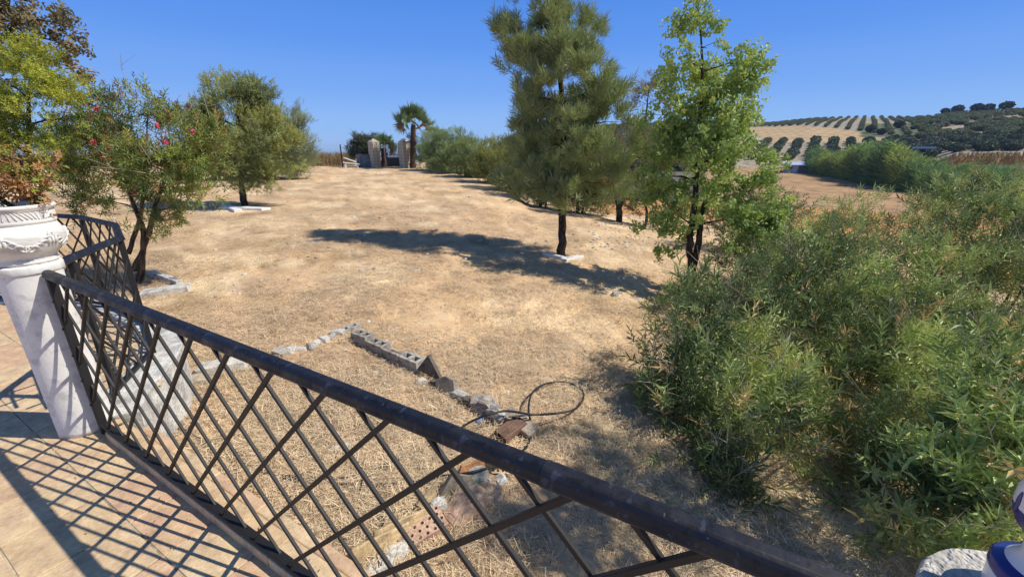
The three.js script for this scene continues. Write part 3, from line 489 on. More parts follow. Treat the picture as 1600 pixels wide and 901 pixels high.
{ // potted plant in the urn
  const o = V(COL.x, 1.31, COL.z), P = (x, y, z) => o.clone().add(V(x, y, z));
  plant('potted_shrub', 'woody shrub with browning rust-coloured leaves growing in the white urn', 'potted plant', null, {
    seed: 30, trunks: [[[P(.085, 0, -.06), .028], [P(.09, .06, -.06), .022], [P(.07, .12, -.03), .018], [P(.10, .2, -.05), .011], [P(.12, .28, -.04), .005]], [[P(.06, .0, .0), .014], [P(.0, .08, .02), .010], [P(-.08, .15, .03), .004]], [[P(.08, .05, -.05), .014], [P(.12, .12, -.10), .010], [P(.17, .19, -.1), .004]]], limbFrom: .3,
    blobs: [[P(.08, .22, -.02), .10], [P(.14, .20, -.08), .08], [P(.0, .18, .02), .10], [P(-.08, .2, .0), .12], [P(.16, .26, -.1), .06], [P(.05, .13, .06), .07], [P(.17, .13, -.04), .06], [P(.04, .27, -.05), .09], [P(-.02, .09, .08), .06], [P(.14, .06, -.02), .05]],
    density: 4200, shell: .6, clusterR: .03, per: 3, size: .95, bias: [0, .2, 0], wild: 1.6, gap: 9, gapCut: .40, sprigs: S.jade, mat: M.leafDull, bark: M.barkGrey, twigR: .0025, limbR: .008,
    tint: (tone, R, p) => { const k = R(), g = R() < .22 + clamp((p.y - .15) * 2.2); return g ? [.15 + .12 * k, .19 + .12 * k, .04] : [lerp(.16, .42, k), lerp(.085, .25, k), lerp(.05, .12, k)]; },
  });
}
{ // big tree at the top left corner
  const Z = 8, g = pt(-70, 330, Z), b = V(g.x, gy(g.x, g.z) - .05, g.z), s = (px, py, r, dz = 0) => [pt(px, py, Z + dz), r];
  plant('walnut_tree', 'large tree with thinning grey-brown leaves and bare twigs in the top left corner', 'tree', null, {
    seed: 31, trunks: [[[b, .14], s(-65, 250, .11), s(-50, 150, .08), s(-30, 70, .05), s(20, 55, .03), s(70, 60, .014), s(112, 75, .004)], [[s(-50, 150, .07)[0], .07], s(-60, 60, .05), s(-40, -30, .02)], [[s(0, 58, .03)[0], .028], s(40, 30, .02), s(85, 35, .008)], [[s(20, 60, .02)[0], .018], s(80, 95, .01), s(140, 112, .003)]], limbFrom: .3,
    blobs: bl(Z, [[0, 20, .42], [30, 30, .3], [84, 25, .20], [85, 25, .16, .2], [60, 50, .16], [112, 75, .24], [105, 80, .14, .2], [-30, -10, .6], [-50, 60, .6], [15, 70, .32], [118, 118, .15], [140, 128, .12], [60, 80, .2], [-70, 120, .6], [20, 0, .25]]),
    density: 190, shell: .6, clusterR: .08, per: 4, size: 1.0, gap: 2.4, gapCut: .40, sprigs: S.round, mat: M.leafDull, bark: M.barkGrey, limbR: .02, twigR: .006, bias: [0, -.2, 0],
    tint: tintOf([.115, .105, .06], [.24, .20, .13]),
  });
}
// the big shrubbery on the right: long-leaved shrubs side by side
const shrubTint = (tone, R) => { const k = clamp((tone - .5) * 2.6 + .5 + (R() - .5) * .75), dry = R() < .035; return dry ? [.5, .4, .27] : [lerp(.10, .40, k), lerp(.145, .47, k), lerp(.075, .255, k)]; };
function shrub(label, px, py, Z, list, o) {
  const g = pt(px, py, Z), b = V(g.x, gy(g.x, g.z) - .03, g.z), R = rng(o.seed + 500), bs = bl(0, list.map((q) => [q[0], q[1], q[2], q[3], q[4] ?? 1, q[5] ?? 1]));
  const trunks = bs.slice(0, 6).map((q, i) => { const e = q[0], m = b.clone().lerp(e, .5).add(V((R() - .5) * .2, .12, (R() - .5) * .2)); return [[b.clone().add(V((R() - .5) * .12, 0, (R() - .5) * .12)), .028], [m, .018], [e.clone().add(V(0, q[1] * .3, 0)), .006]]; });
  return plant('willow_shrub', label, 'shrub', null, { trunks, blobs: [...bs, ...(o.extra || [])], limbFrom: .3, density: 140, shell: .5, dead: 90, clusterR: .115, per: 6, gap: 2.4, gapCut: .41, bias: [0, .75, 0], wild: 1.4, outK: .6, sprigs: S.lance, mat: M.leafShiny, bark: M.barkPale, twigR: .005, limbR: .014, tint: shrubTint, size: 1, ...o });
}
shrub('long-leaved green shrub nearest the open yard, its edge shading the hose', 1120, 700, 3.5, [[1105, 500, .62, 4.1], [1060, 560, .45, 3.7], [1160, 560, .6, 3.9], [1095, 620, .55, 3.5], [1170, 650, .48, 3.4], [1110, 700, .40, 3.1], [1040, 640, .30, 3.4], [1150, 740, .30, 2.8], [1035, 520, .25, 3.9], [1200, 690, .35, 3.0], [1075, 740, .28, 2.9], [1210, 620, .45, 3.5], [1100, 770, .24, 2.7], [1150, 790, .2, 2.5], [1050, 730, .25, 3.1], [1015, 600, .22, 3.6]], { seed: 41 });
shrub('broad long-leaved shrub in the middle of the green thicket on the right', 1300, 640, 4.6, [[1250, 448, 0.728, 5.3], [1310, 508, 0.728, 4.8], [1330, 588, 0.601, 4.2], [1230, 548, 0.582, 4.5], [1260, 628, 0.485, 3.8], [1380, 488, 0.582, 4.9], [1190, 458, 0.582, 5.3], [1300, 668, 0.369, 3.5], [1175, 468, 0.485, 5.6], [1340, 690, .40, 3.2], [1260, 690, .34, 3.1]], { seed: 42 });
shrub('tall willow-like shrub behind the forked green tree', 1190, 500, 8.2, [[1225, 377, 0.88, 8], [1180, 412, 0.748, 7.6], [1270, 372, 0.792, 8.4], [1190, 447, 0.616, 6.8], [1290, 422, 0.704, 7.3], [1225, 452, 0.704, 6.6], [1210, 342, 0.528, 8.6]], { seed: 43, density: 85, size: 1.1, clusterR: .15 });
shrub('tall grey-leaved shrub on the skyline of the thicket, below the earth track', 1380, 480, 7.6, [[1350, 365, 0.722, 8], [1410, 370, 0.595, 7.8], [1320, 405, 0.68, 7], [1390, 420, 0.68, 6.6], [1345, 460, 0.637, 6], [1300, 340, 0.468, 8.6]], { seed: 44, density: 85, size: 1.1, clusterR: .15, tint: (t, R) => { const c = shrubTint(t, R), k = .4 * R(); return [lerp(c[0], .26, k * .6), lerp(c[1], .29, k * .6), lerp(c[2], .2, k * .6)]; } });
shrub('large shrub at the right edge in front of the cane thicket', 1530, 520, 6.2, [[1500, 377, 0.826, 6.6], [1560, 382, 0.875, 6.4], [1610, 392, 0.875, 6.2], [1460, 412, 0.68, 6], [1540, 442, 0.778, 5.6], [1600, 462, 0.778, 5.2], [1480, 332, 0.68, 8], [1560, 327, 0.778, 8]], { seed: 45, density: 100, size: 1.05, clusterR: .14 });
shrub('leafy shrub in the lower thicket behind the big-leaved bush', 1470, 640, 4, [[1450, 528, 0.589, 4.4], [1520, 528, 0.617, 4.4], [1400, 588, 0.522, 4], [1460, 618, 0.475, 3.6], [1390, 658, 0.342, 3.4], [1590, 538, 0.57, 4.3], [1420, 478, 0.522, 4.9], [1420, 700, .36, 3.0], [1360, 740, .30, 2.7], [1400, 560, .5, 3.9]], { seed: 46 });
shrub('big-leaved dark bush closest to the terrace at the right edge', 1560, 880, 2.3, [[1560, 640, .42, 2.7], [1600, 600, .45, 2.8], [1510, 700, .36, 2.5], [1580, 730, .42, 2.3], [1450, 730, .30, 2.5], [1480, 800, .27, 2.2], [1560, 820, .33, 2.0], [1630, 700, .4, 2.4], [1400, 800, .20, 2.2], [1430, 860, .24, 2.0], [1370, 830, .22, 2.1], [1500, 760, .3, 2.3], [1400, 750, .26, 2.4], [1520, 870, .25, 1.9]], { seed: 47, extra: [[V(3.3, 1.80, -2.05), .45], [V(3.55, 2.40, -2.3), .48], [V(3.85, 2.80, -2.5), .5], [V(3.4, 2.90, -1.95), .48], [V(3.0, 2.20, -1.72), .42], [V(3.9, 1.50, -2.4), .55], [V(3.5, 1.10, -1.95), .45]], sprigs: S.bigLance, density: 230, clusterR: .09, per: 5, size: .92, gap: 2.4, tint: (t, R) => { const c = shrubTint(t, R); return [c[0] * 1.05, c[1] * 1.08, c[2] * 1.0]; } });  // extra blobs: unseen foliage added out of view to cast dappled shade on the yard
{ // small sucker shoots at the foot of the double tree
  const b = at(1050, 480); plant('sucker_shrub', 'low pale green shoots around the foot of the forked tree', 'shrub', null, { seed: 48, trunks: [[[b.clone().add(V(0, -.03, 0)), .012], [b.clone().add(V(.05, .2, 0)), .008], [b.clone().add(V(.1, .35, 0)), .003]]], limbFrom: .1,
    blobs: [[b.clone().add(V(.0, .2, .1)), .24], [b.clone().add(V(.3, .22, .2)), .28], [b.clone().add(V(-.25, .15, .2)), .2], [b.clone().add(V(.1, .1, .45)), .25], [b.clone().add(V(.45, .3, .0)), .25]], density: 330, shell: .6, clusterR: .07, per: 3, size: .7, bias: [0, 1, 0], sprigs: S.lance, mat: M.leafShiny, bark: M.barkPale, tint: tintOf([.10, .15, .05], [.24, .31, .11]) });
}
// dark evergreens and the boundary hedge behind
[[1195, 330, 12, [[1190, 330, 1.0], [1160, 345, .9], [1215, 350, .7], [1120, 350, .8], [1200, 380, .8]], 'dark evergreen bush showing between the bright tree and the far valley'],
 [1010, 325, 15, [[1005, 300, .8], [1035, 300, .8], [985, 315, .6], [1060, 310, .8]], 'dark low bush behind the trunk of the bright green tree']].forEach(([px, py, Z, list, label], i) => {
  const g = pt(px, py, Z), b = V(g.x, gy(g.x, g.z) - .05, g.z); plant('evergreen_bush', label, 'bush', null, { seed: 51 + i, trunks: [[[b, .06], [b.clone().add(V(.05, .5, 0)), .05], [pt(list[0][0], list[0][1], Z), .02]]], blobs: bl(Z, list), limbFrom: .3, density: 60, shell: .4, clusterR: .16, per: 10, size: 1.3, gap: 1.2, gapCut: .34, sprigs: S.small, mat: M.leafDull, bark: M.barkDark, tint: tintOf([.035, .055, .025], [.10, .13, .05]) }); });
const hedgeTints = [[[.14, .20, .10], [.28, .34, .18]], [[.12, .17, .07], [.24, .29, .13]], [[.11, .14, .05], [.23, .25, .09]]];
[[676, 33, [[672, 230, .95], [678, 218, .7], [668, 246, .75]], 'pale green oleander beside the tall palm', 0], [687, 31, [[685, 228, 1.2], [692, 218, .9], [683, 248, 1.1]], 'second pale green oleander of the hedge, right of the palm', 0], [714, 29, [[712, 232, 1.15], [720, 224, .8], [708, 252, 1.1]], 'third oleander of the boundary hedge, near the lowest dip of the skyline', 0], [742, 26, [[740, 240, 1.1], [752, 240, .9], [735, 258, 1.0]], 'olive-green hedge bush in front of the wooded hill', 1], [772, 23, [[768, 248, 1.1], [784, 250, .9], [762, 266, .8]], 'yellowish hedge bush left of the needle tree', 2], [804, 20, [[800, 250, 1.1], [815, 262, .9], [792, 272, .7], [805, 285, .5]], 'dense olive hedge bush directly behind the needle tree branches', 2], [846, 18, [[845, 262, 1.1], [862, 275, .9], [832, 285, .7], [880, 262, 1.0]], 'dark hedge bush behind the trunk of the needle tree', 2], [905, 17, [[905, 275, 1.0], [930, 285, 1.0], [950, 290, .9], [920, 300, .5]], 'dark hedge bush between the needle tree and the brownish tree', 2]].forEach(([px, Z, list, label, k], i) => {
  const g = pt(px, 262, Z), b = V(g.x, gy(g.x, g.z) - .05, g.z), e = pt(list[0][0], list[0][1], Z);
  plant('hedge_bush', label, 'bush', null, { seed: 61 + i, trunks: [[[b, .07], [b.clone().lerp(e, .5), .05], [e, .02]], [[b.clone().add(V(.2, 0, 0)), .05], [b.clone().lerp(e, .6).add(V(.3, 0, .1)), .02]]], blobs: [...bl(Z, list), [b.clone().add(V(-.3, .7, .2)), .8], [b.clone().add(V(.5, .6, .3)), .8]], limbFrom: .3, density: 60, shell: .4, clusterR: .22, per: 10, size: 1.25, gap: .9, gapCut: .32, bias: [0, .8, 0], sprigs: S.oleander, mat: M.leafDull, bark: M.barkGrey, tint: tintOf(...hedgeTints[k]) });
});
{ const Z = 37.5, g = pt(566, 262, Z), b = V(g.x, gy(g.x, g.z) - .05, g.z);
  plant('holm_oak_bush', 'dark dense bush behind the left gate pillar', 'bush', null, { seed: 71, trunks: [[[b, .12], [pt(568, 235, Z), .06], [pt(570, 210, Z), .02]]], blobs: bl(Z, [[568, 222, .95], [580, 212, .6], [556, 232, .7], [575, 238, .9], [584, 228, .6], [562, 212, .5], [550, 240, .45]]), limbFrom: .3, density: 170, shell: .4, clusterR: .2, per: 12, size: 1.6, gap: 1, gapCut: .34, sprigs: S.small, mat: M.leafDull, bark: M.barkDark, tint: tintOf([.03, .045, .028], [.10, .12, .075]) }); }
// palms at the gate
function palm(label, px, Z, baseY, topY, fan, nf, seed, trunkR, spots) {
  const b0 = pt(px, baseY, Z), b = V(b0.x, gy(b0.x, b0.z) - .05, b0.z), top = pt(px + (spots || 0), topY, Z), R = rng(seed), t = thing('fan_palm', label, 'palm', b.toArray()), tb = new Tubes(), h = top.clone().sub(b), P = []; for (let i = 0; i <= 12; i++) P.push(h.clone().multiplyScalar(i / 12).add(V(R() - .5, 0, R() - .5).multiplyScalar(.05)));
  tb.tube(P, P.map((_, i) => trunkR * (1.25 - .35 * i / 12) * (i % 2 ? 1.1 : .92)), 10, .3); part('trunk', tb.build(), std([.22, .13, .085], { map: T.bark, bumpMap: T.bark, bumpScale: .02 }), t);
  const g = []; { // one fan leaf: stalk and pleated blades
    const p = [], N = 16; for (let i = 0; i < N; i++) { const a0 = (i / N - .5) * 4.1, a1 = ((i + 1) / N - .5) * 4.1, am = (a0 + a1) / 2, L = fan * .72 * (.85 + .15 * Math.cos(am)) * (.9 + .2 * R()), c = [0, fan * .75, 0], q = (a, r, y) => [Math.sin(a) * r, fan * .75 + Math.cos(a) * r, y]; const m0 = q(a0, L * .55, .02), m1 = q(a1, L * .55, .02), mm = q(am, L * .55, -.02), tip = q(am, L, -.10 * fan); p.push(...c, ...m0, ...mm, ...c, ...mm, ...m1, ...m0, ...tip, ...mm, ...mm, ...tip, ...m1); }
    p.push(-.012, 0, 0, 0, fan * .76, .012, .012, 0, 0); const lg = new THREE.BufferGeometry(); lg.setAttribute('position', new THREE.Float32BufferAttribute(p, 3)); lg.computeVertexNormals(); lg.setAttribute('uv', new THREE.Float32BufferAttribute(new Float32Array(p.length / 3 * 2), 2)); g.push(lg); }
  const mats = [[.11, .18, .06], [.19, .27, .08], [.28, .34, .12]].map((c) => { const m = M.leaf.clone(); m.color.setRGB(...c); return m; }), dead = M.leafDull.clone(); dead.color.setRGB(.26, .18, .10);
  for (let i = 0; i < nf; i++) { const a = i * 2.39996 + R() * .4, el = lerp(-.3, 1.4, Math.pow((i + .5) / nf, .8)), d = V(Math.cos(a) * Math.cos(el), Math.sin(el), Math.sin(a) * Math.cos(el)); const m = part(i < nf * .12 ? 'dry_frond' : 'frond', g[0], i < nf * .12 ? dead : mats[Math.floor(R() * 3)], t, h.clone().addScaledVector(d, .05).toArray()); m.quaternion.setFromUnitVectors(YY, d); Q.setFromAxisAngle(YY, R() * 6.28); m.quaternion.multiply(Q); m.scale.setScalar(.8 + .35 * R()); }
  return t;
}
palm('tall fan palm with a slender reddish trunk behind the right gate pillar', 645, 35.2, 268, 195, 1.15, 30, 81, .20, 1);
palm('low fan palm with drooping fronds between the gate pillars', 600, 37.2, 260, 232, .85, 26, 82, .24);
{ const g = pt(641, 262, 36.2), b = V(g.x, gy(g.x, g.z) - .05, g.z); plant('dead_frond_column', 'dark dry bush against the trunk of the tall palm', 'bush', null, { seed: 83, trunks: [[[b, .1], [pt(641, 235, 36.2), .06], [pt(642, 208, 36.2), .02]]], blobs: bl(36.2, [[643, 212, .35], [643, 225, .45], [642, 238, .5], [643, 250, .5]]), limbFrom: .2, density: 130, clusterR: .15, per: 10, size: 1.4, sprigs: S.small, mat: M.leafDull, bark: M.barkDark, tint: tintOf([.035, .025, .02], [.10, .075, .055]) }); }
// ------------------------------------------------------------------ kerbs, blocks, rubble, hose
function lumpGeo(sx, sy, sz, seed, rough = .22, det = 3) { // a broken stone: a jittered box with flat faces
  const g = boxUV(new THREE.BoxGeometry(sx, sy, sz, det, det, det), .5), p = g.attributes.position, q = V(0, 0, 0);
  for (let i = 0; i < p.count; i++) { q.fromBufferAttribute(p, i); const k = 1 - .20 * Math.pow((Math.abs(q.x / sx) + Math.abs(q.y / sy) + Math.abs(q.z / sz)) * .85, 2), n = (a) => (fbm(q.x * 14 + a + seed * 7, q.y * 14 + a, q.z * 14 - a, 2) - .5) * rough * 2; p.setXYZ(i, q.x * k + n(1) * sx, q.y * k + n(5) * sy, q.z * k + n(9) * sz); }
  g.computeVertexNormals(); return g;
}
function slabGeo(w, h, d, seed, corners = 5) { // a broken flat fragment, upright in x-y
  const R = rng(seed), s = new THREE.Shape(), P = []; for (let i = 0; i < corners; i++) { const a = (i + (R() - .5) * .5) / corners * 6.283 + .6; P.push([Math.cos(a) * w * .56 * (.8 + .35 * R()), Math.sin(a) * h * .56 * (.8 + .35 * R())]); }
  s.moveTo(...P[0]); for (const q of P.slice(1)) s.lineTo(...q); s.closePath(); return boxUV(extrude(s, d, .004).translate(0, 0, -d / 2), .4);
}
function brickGeo(w, h, d, nx, ny, r) { // perforated clay brick, the holes running along z
  const s = new THREE.Shape([[0, 0], [w, 0], [w, h], [0, h]].map((p) => new THREE.Vector2(p[0] - w / 2, p[1] - h / 2)));
  for (let i = 0; i < nx; i++) for (let j = 0; j < ny; j++) { const c = new THREE.Path(); c.absarc((i + .5 + (j % 2 ? .15 : -.15)) / nx * w - w / 2, (j + .5) / ny * h - h / 2, r, 0, Math.PI * 2, true); s.holes.push(c); }
  return boxUV(new THREE.ExtrudeGeometry(s, { depth: d, bevelEnabled: false, curveSegments: 4 }).translate(0, 0, -d / 2), .4);
}
const LYING = -Math.PI / 2;
// concrete kerb slabs round the trees
function kerbSlab(label, list, y0 = .05, m = M.pale) { // list of [px,py,px,py,width]
  const c = at(list[0][0], list[0][1]), t = thing('tree_kerb', label, 'kerb', [c.x, c.y, c.z]);
  list.forEach(([ax, ay, bx, by, w], i) => { const a = at(ax, ay), b = at(bx, by), L = Math.hypot(b.x - a.x, b.z - a.z), g = boxUV(new RoundedBoxGeometry(L, .14, w, 2, .012), .5), q = g.attributes.position; for (let k = 0; k < q.count; k++) q.setY(k, q.getY(k) + (fbm(q.getX(k) * 6 + i * 9, 2, q.getZ(k) * 6, 2) - .5) * .03);
    g.computeVertexNormals(); part('kerb_slab', g, m, t, [(a.x + b.x) / 2 - c.x, (a.y + b.y) / 2 - c.y + y0 - .07 + i * .005, (a.z + b.z) / 2 - c.z], [0, -Math.atan2(b.z - a.z, b.x - a.x), Math.atan2(b.y - a.y, L)]); });
  return t;
}
kerbSlab('pale concrete kerb in an angle beside the flowering shrub', [[222, 463, 297, 451, .24], [238, 430, 281, 445, .10]], .075);
kerbSlab('white concrete slab at the foot of the thin round-crowned tree', [[352, 325, 416, 328, .34], [352, 321, 372, 331, .2]], .06, M.plaster);
kerbSlab('white kerb stones in an angle at the foot of the tall needle tree', [[848, 397, 884, 405, .12], [880, 408, 908, 402, .17]], .05, M.plaster);
single('kerb_stone', 'cracked white kerb stone lying at the end of the row of small stones', 'kerb stone', boxUV(new RoundedBoxGeometry(.42, .12, .17, 2, .012), .5), M.pale, (() => { const p = at(349, 578); return [p.x, p.y + .03, p.z]; })(), [0, .38, .03]);
// the row of hollow concrete blocks
function blockGeo(broken) {
  const w = .40, d = .20, s = new THREE.Shape([[-w / 2, -d / 2], [w / 2, -d / 2], [w / 2, d / 2], [-w / 2, d / 2]].map((p) => new THREE.Vector2(...p)));
  for (const x of [-.09, .09]) { const h = new THREE.Path(), a = .055, b = .055; h.moveTo(x - a, -b); h.lineTo(x - a, b); h.lineTo(x + a, b); h.lineTo(x + a, -b); h.closePath(); s.holes.push(h); }
  const g = boxUV(new THREE.ExtrudeGeometry(s, { depth: .2, bevelEnabled: false }).rotateX(-Math.PI / 2).translate(0, -.1, 0), .5), p = g.attributes.position;
  if (broken) for (let i = 0; i < p.count; i++) if (p.getY(i) > .05 && p.getZ(i) < -.02) p.setY(i, p.getY(i) - .05 - .05 * hash(Math.round(p.getX(i) * 50), 3, Math.round(p.getZ(i) * 50)));
  g.computeVertexNormals(); return g;
}
{
  const a = at(555, 517, .085), b = at(657, 569, .085), dir = b.clone().sub(a), yaw = -Math.atan2(dir.z, dir.x), u = dir.clone().setY(0).normalize(), len = Math.hypot(dir.x, dir.z), bs = len / 1.63, st = (k) => a.clone().addScaledVector(u, len * (k + .5) / 4);
  const labels = ['grey hollow concrete block, first and farthest of the straight block row', 'grey hollow concrete block, second of the straight block row', 'grey concrete block with a broken top, third of the straight block row', 'pale hollow concrete block raised highest, nearest of the straight block row'];
  const g = blockGeo(false), gb = blockGeo(true), box = std([.50, .46, .40], { map: T.mottle, bumpMap: T.fine, bumpScale: .008, roughness: 1 }), box2 = std([.62, .59, .53], { map: T.mottle, bumpMap: T.fine, bumpScale: .008, roughness: 1 });
  for (let k = 0; k < 4; k++) { const p = st(k); p.y = gy(p.x, p.z) + [.065, .06, .06, .09][k] * bs; const q = single('concrete_block', labels[k], 'concrete block', k === 2 ? gb : g, k === 3 ? box2 : box, p.toArray(), [.02 * (k - 1), yaw + [0, .015, -.03, .05][k], [.02, -.01, .03, -.03][k]]); q.scale.setScalar(bs); }
  const p = at(546, 515); single('concrete_block', 'pale hollow concrete block set crosswise at the far end of the block row', 'concrete block', g, box2, [p.x, p.y - .02, p.z], [.05, yaw + 1.42, .06]).scale.setScalar(bs * .92);
  // chunk(name, label, category, geometry, material, px, py, lift, rotation)
  const chunk = (name, label, cat, geo, m, px, py, up, rot) => { const q = at(px, py); const it = single(name, label, cat, geo, m, [q.x, q.y + up, q.z], rot); if (/lump|brick|stone_slab|chunk/.test(name) && !/brown hollow|pointed flag/.test(label) || cat === 'tile') it.scale.setScalar(1.22); return it; };
  chunk('stone_slab', 'dark pointed flagstone standing upright at the near end of the block row', 'stone', slabGeo(.24, .34, .04, 5, 3), M.darkStone, 671, 591, .10, [-.25, -.5, 1.15]);
  chunk('stone', 'small white stone in front of the dark upright flagstone', 'stone', lumpGeo(.11, .08, .07, 4), M.pale, 659, 600, .02, [0, .3, 0]);
  chunk('stone', 'dark stone between the upright flagstone and the grey slab', 'stone', lumpGeo(.15, .09, .10, 5), M.darkStone, 683, 604, .03, [0, -.5, 0]);
  chunk('stone_slab', 'grey-brown flat stone leaning just beyond the dark flagstone', 'stone', slabGeo(.18, .17, .05, 6, 6), std([.36, .31, .24], { map: T.mottle }), 697, 612, .055, [-.5, -.4, .1]);
  chunk('mortar_lump', 'dark mortar lump with a white crust, upper one of the broken line', 'rubble', lumpGeo(.17, .10, .09, 7), M.concrete, 716, 622, .02, [0, -.6, 0]);
  chunk('mortar_lump', 'dark mortar lump just before the big white-topped lump', 'rubble', lumpGeo(.13, .09, .09, 8), M.darkStone, 733, 633, .03, [0, -.5, 0]);
  chunk('mortar_lump', 'big white-topped mortar lump that the hose crosses', 'rubble', lumpGeo(.24, .14, .15, 9, .2, 4), std([.55, .48, .40], { map: T.mottle, bumpMap: T.fine, bumpScale: .01, roughness: 1 }), 757, 642, .05, [.05, -.55, .05]);
  chunk('mortar_lump', 'knobbly grey mortar lump right after the hose crossing', 'rubble', lumpGeo(.18, .15, .13, 10, .3, 4), M.concrete, 777, 658, .05, [.1, -.5, 0]);
  chunk('brick', 'brown hollow clay brick leaning under the handrail beside the hose', 'brick', brickGeo(.13, .09, .26, 2, 2, .026), std([.26, .15, .10], { map: T.mottle }), 798, 680, .05, [.1, -.75, -.15]);
  chunk('paving_slab', 'pale dusty slab lying beside the hose above the handrail', 'slab', boxUV(new RoundedBoxGeometry(.34, .05, .14, 2, .01), .5), std([.50, .42, .33], { map: T.mottle, bumpMap: T.fine, bumpScale: .006 }), 812, 670, .07, [.15, -.8, -.05]);
  chunk('tile_shard', 'orange clay tile shard standing upright below the handrail', 'tile', slabGeo(.22, .12, .014, 11, 5), M.clay, 738, 745, .05, [-.35, .55, .1]);
  chunk('brick', 'perforated clay brick piece beside the orange tile shard', 'brick', brickGeo(.16, .10, .12, 5, 3, .009), M.tan, 779, 735, .03, [-1.0, .5, .1]);
  chunk('stone', 'white speckled stone below the handrail near the orange shard', 'stone', lumpGeo(.10, .07, .08, 12), M.plaster, 783, 756, .03, [0, .4, .2]);
  chunk('tile_shard', 'small pink tile shard beside the white speckled stone', 'tile', slabGeo(.10, .08, .02, 13, 5), M.pink, 765, 757, .03, [-.9, .3, 0]);
  chunk('concrete_chunk', 'grey concrete chunk with a dark underside among the rubble', 'rubble', lumpGeo(.17, .11, .12, 14, .12, 3), M.concrete, 744, 757, .04, [.2, .5, .1]);
  chunk('stone_slab', 'dusty grey stone slab leaning behind the concrete chunk', 'stone', slabGeo(.24, .13, .03, 15, 5), std([.33, .28, .22], { map: T.mottle }), 716, 770, .05, [-.4, .62, .1]);
  chunk('tile_shard', 'pink tile fragment lying apart on the shaded grass', 'tile', slabGeo(.14, .12, .022, 16, 5), M.pink, 768, 777, .025, [-1.2, .3, .2]);
  chunk('brick', 'large broken pink clay brick lying on its side in the rubble line', 'brick', lumpGeo(.27, .10, .17, 17, .10, 4), M.pink, 727, 800, .04, [.2, .75, .1]);
  chunk('stone', 'whitish angular stone between the tan tile and the pink brick', 'stone', lumpGeo(.12, .13, .09, 18, .14, 3), M.pale, 687, 800, .04, [.1, .5, .25]);
  chunk('tile_shard', 'pointed tan tile shard standing beside the whitish stone', 'tile', slabGeo(.15, .20, .014, 19, 3), M.tan, 674, 792, .06, [-.3, .6, .1]);
  chunk('brick', 'perforated clay brick lying with its holes up in the rubble line', 'brick', brickGeo(.24, .12, .10, 6, 4, .0085), M.pink, 658, 835, .015, [LYING + .2, .1, .65]);
  chunk('terracotta_tile', 'long tan tile on edge, middle of the rubble line', 'tile', boxUV(new RoundedBoxGeometry(.30, .14, .016, 1, .004), .4), M.tan, 633, 840, .05, [-.25, .66, .04]);
  chunk('terracotta_tile', 'long tan tile on edge, nearest to the terrace', 'tile', boxUV(new RoundedBoxGeometry(.28, .13, .016, 1, .004), .4), M.tan, 597, 866, .05, [-.2, .72, -.03]);
  chunk('mortar_lump', 'white mortar lump at the foot of the nearest upright tile', 'rubble', lumpGeo(.14, .08, .09, 20), M.pale, 620, 868, .02, [0, .5, 0]);
  chunk('mortar_lump', 'crumbling pale mortar lump at the very end of the rubble line', 'rubble', lumpGeo(.15, .07, .11, 22), M.pale, 597, 888, .01, [0, .9, 0]);
  [[754, 653], [748, 659], [741, 712]].forEach(([x, y], i) => chunk('plastic_scrap', ['crumpled scrap of blue plastic beside the rubble above the handrail', 'smaller scrap of blue plastic near the hose crossing', 'scrap of blue plastic seen just below the handrail'][i], 'litter', lumpGeo(.06 - .01 * i, .03, .045, 30 + i, .5, 3), std([.16, .30, .56], { roughness: .5 }), x, y, .02, [0, i, .2]));
  [[527, 521, .13], [518, 527, .10], [509, 531, .12], [497, 537, .10], [488, 543, .13], [469, 547, .10], [455, 549, .12], [440, 553, .16], [412, 563, .11], [398, 560, .09]].forEach(([x, y, s], i) => chunk('stone', ['white rounded stone touching the crosswise block', 'grey stone beside the white rounded one', 'flat pale stone third from the crosswise block', 'cream stone fourth from the crosswise block', 'broad pale stone fifth from the crosswise block', 'small upright white stone in the middle of the stone row', 'white stone left of the small upright one', 'long flat pale stone just above the handrail', 'cream stone seen under the handrail', 'smallest pale stone near the cracked kerb stone'][i], 'stone', lumpGeo(s * 1.2, s * .62, s * .85, 40 + i, .3), i % 3 === 1 ? M.concrete : M.pale, x, y, .01, [.1, i * 1.3, .1]));
  chunk('stone', 'dark stone in the grass beside the terrace kerb', 'stone', lumpGeo(.13, .08, .07, 60), M.darkStone, 285, 610, .02, [0, .8, 0]);
  chunk('kerb_stone', 'pale flat stone partly buried left of the cracked kerb stone', 'kerb stone', boxUV(new RoundedBoxGeometry(.26, .1, .16, 2, .02), .5), std([.55, .46, .34], { map: T.mottle, bumpMap: T.fine, bumpScale: .006 }), 300, 600, .02, [0, .5, 0]);
  chunk('stone', 'flat white stone on the straw between the lattice bars', 'stone', lumpGeo(.12, .03, .06, 61), M.pale, 527, 703, .01, [0, .4, 0]);
  chunk('stone', 'second flat white stone on the straw, nearer the handrail', 'stone', lumpGeo(.10, .03, .07, 62), M.pale, 539, 699, .01, [0, 1.1, 0]);
  chunk('stone', 'pale stone in the shadow of the forked tree', 'stone', lumpGeo(.14, .09, .1, 63), M.concrete, 961, 462, .03, [0, .5, 0]);
  chunk('branch', 'thin dead stick lying among the straw near the hose', 'stick', (() => { const tb = new Tubes(); tb.tube([V(0, 0, 0), V(.02, .04, .12), V(-.02, .02, .26), V(.03, .03, .38)], [.006, .006, .005, .003], 6, .5); return tb.build(); })(), M.barkDark, 597, 805, .01, [0, .2, 0]);
  chunk('branch', 'second thin dead stick farther out in the straw', 'stick', (() => { const tb = new Tubes(); tb.tube([V(0, 0, 0), V(.02, .03, .1), V(0, .02, .22)], [.005, .005, .003], 6, .5); return tb.build(); })(), M.barkDark, 565, 735, .01, [0, .3, 0]);
}
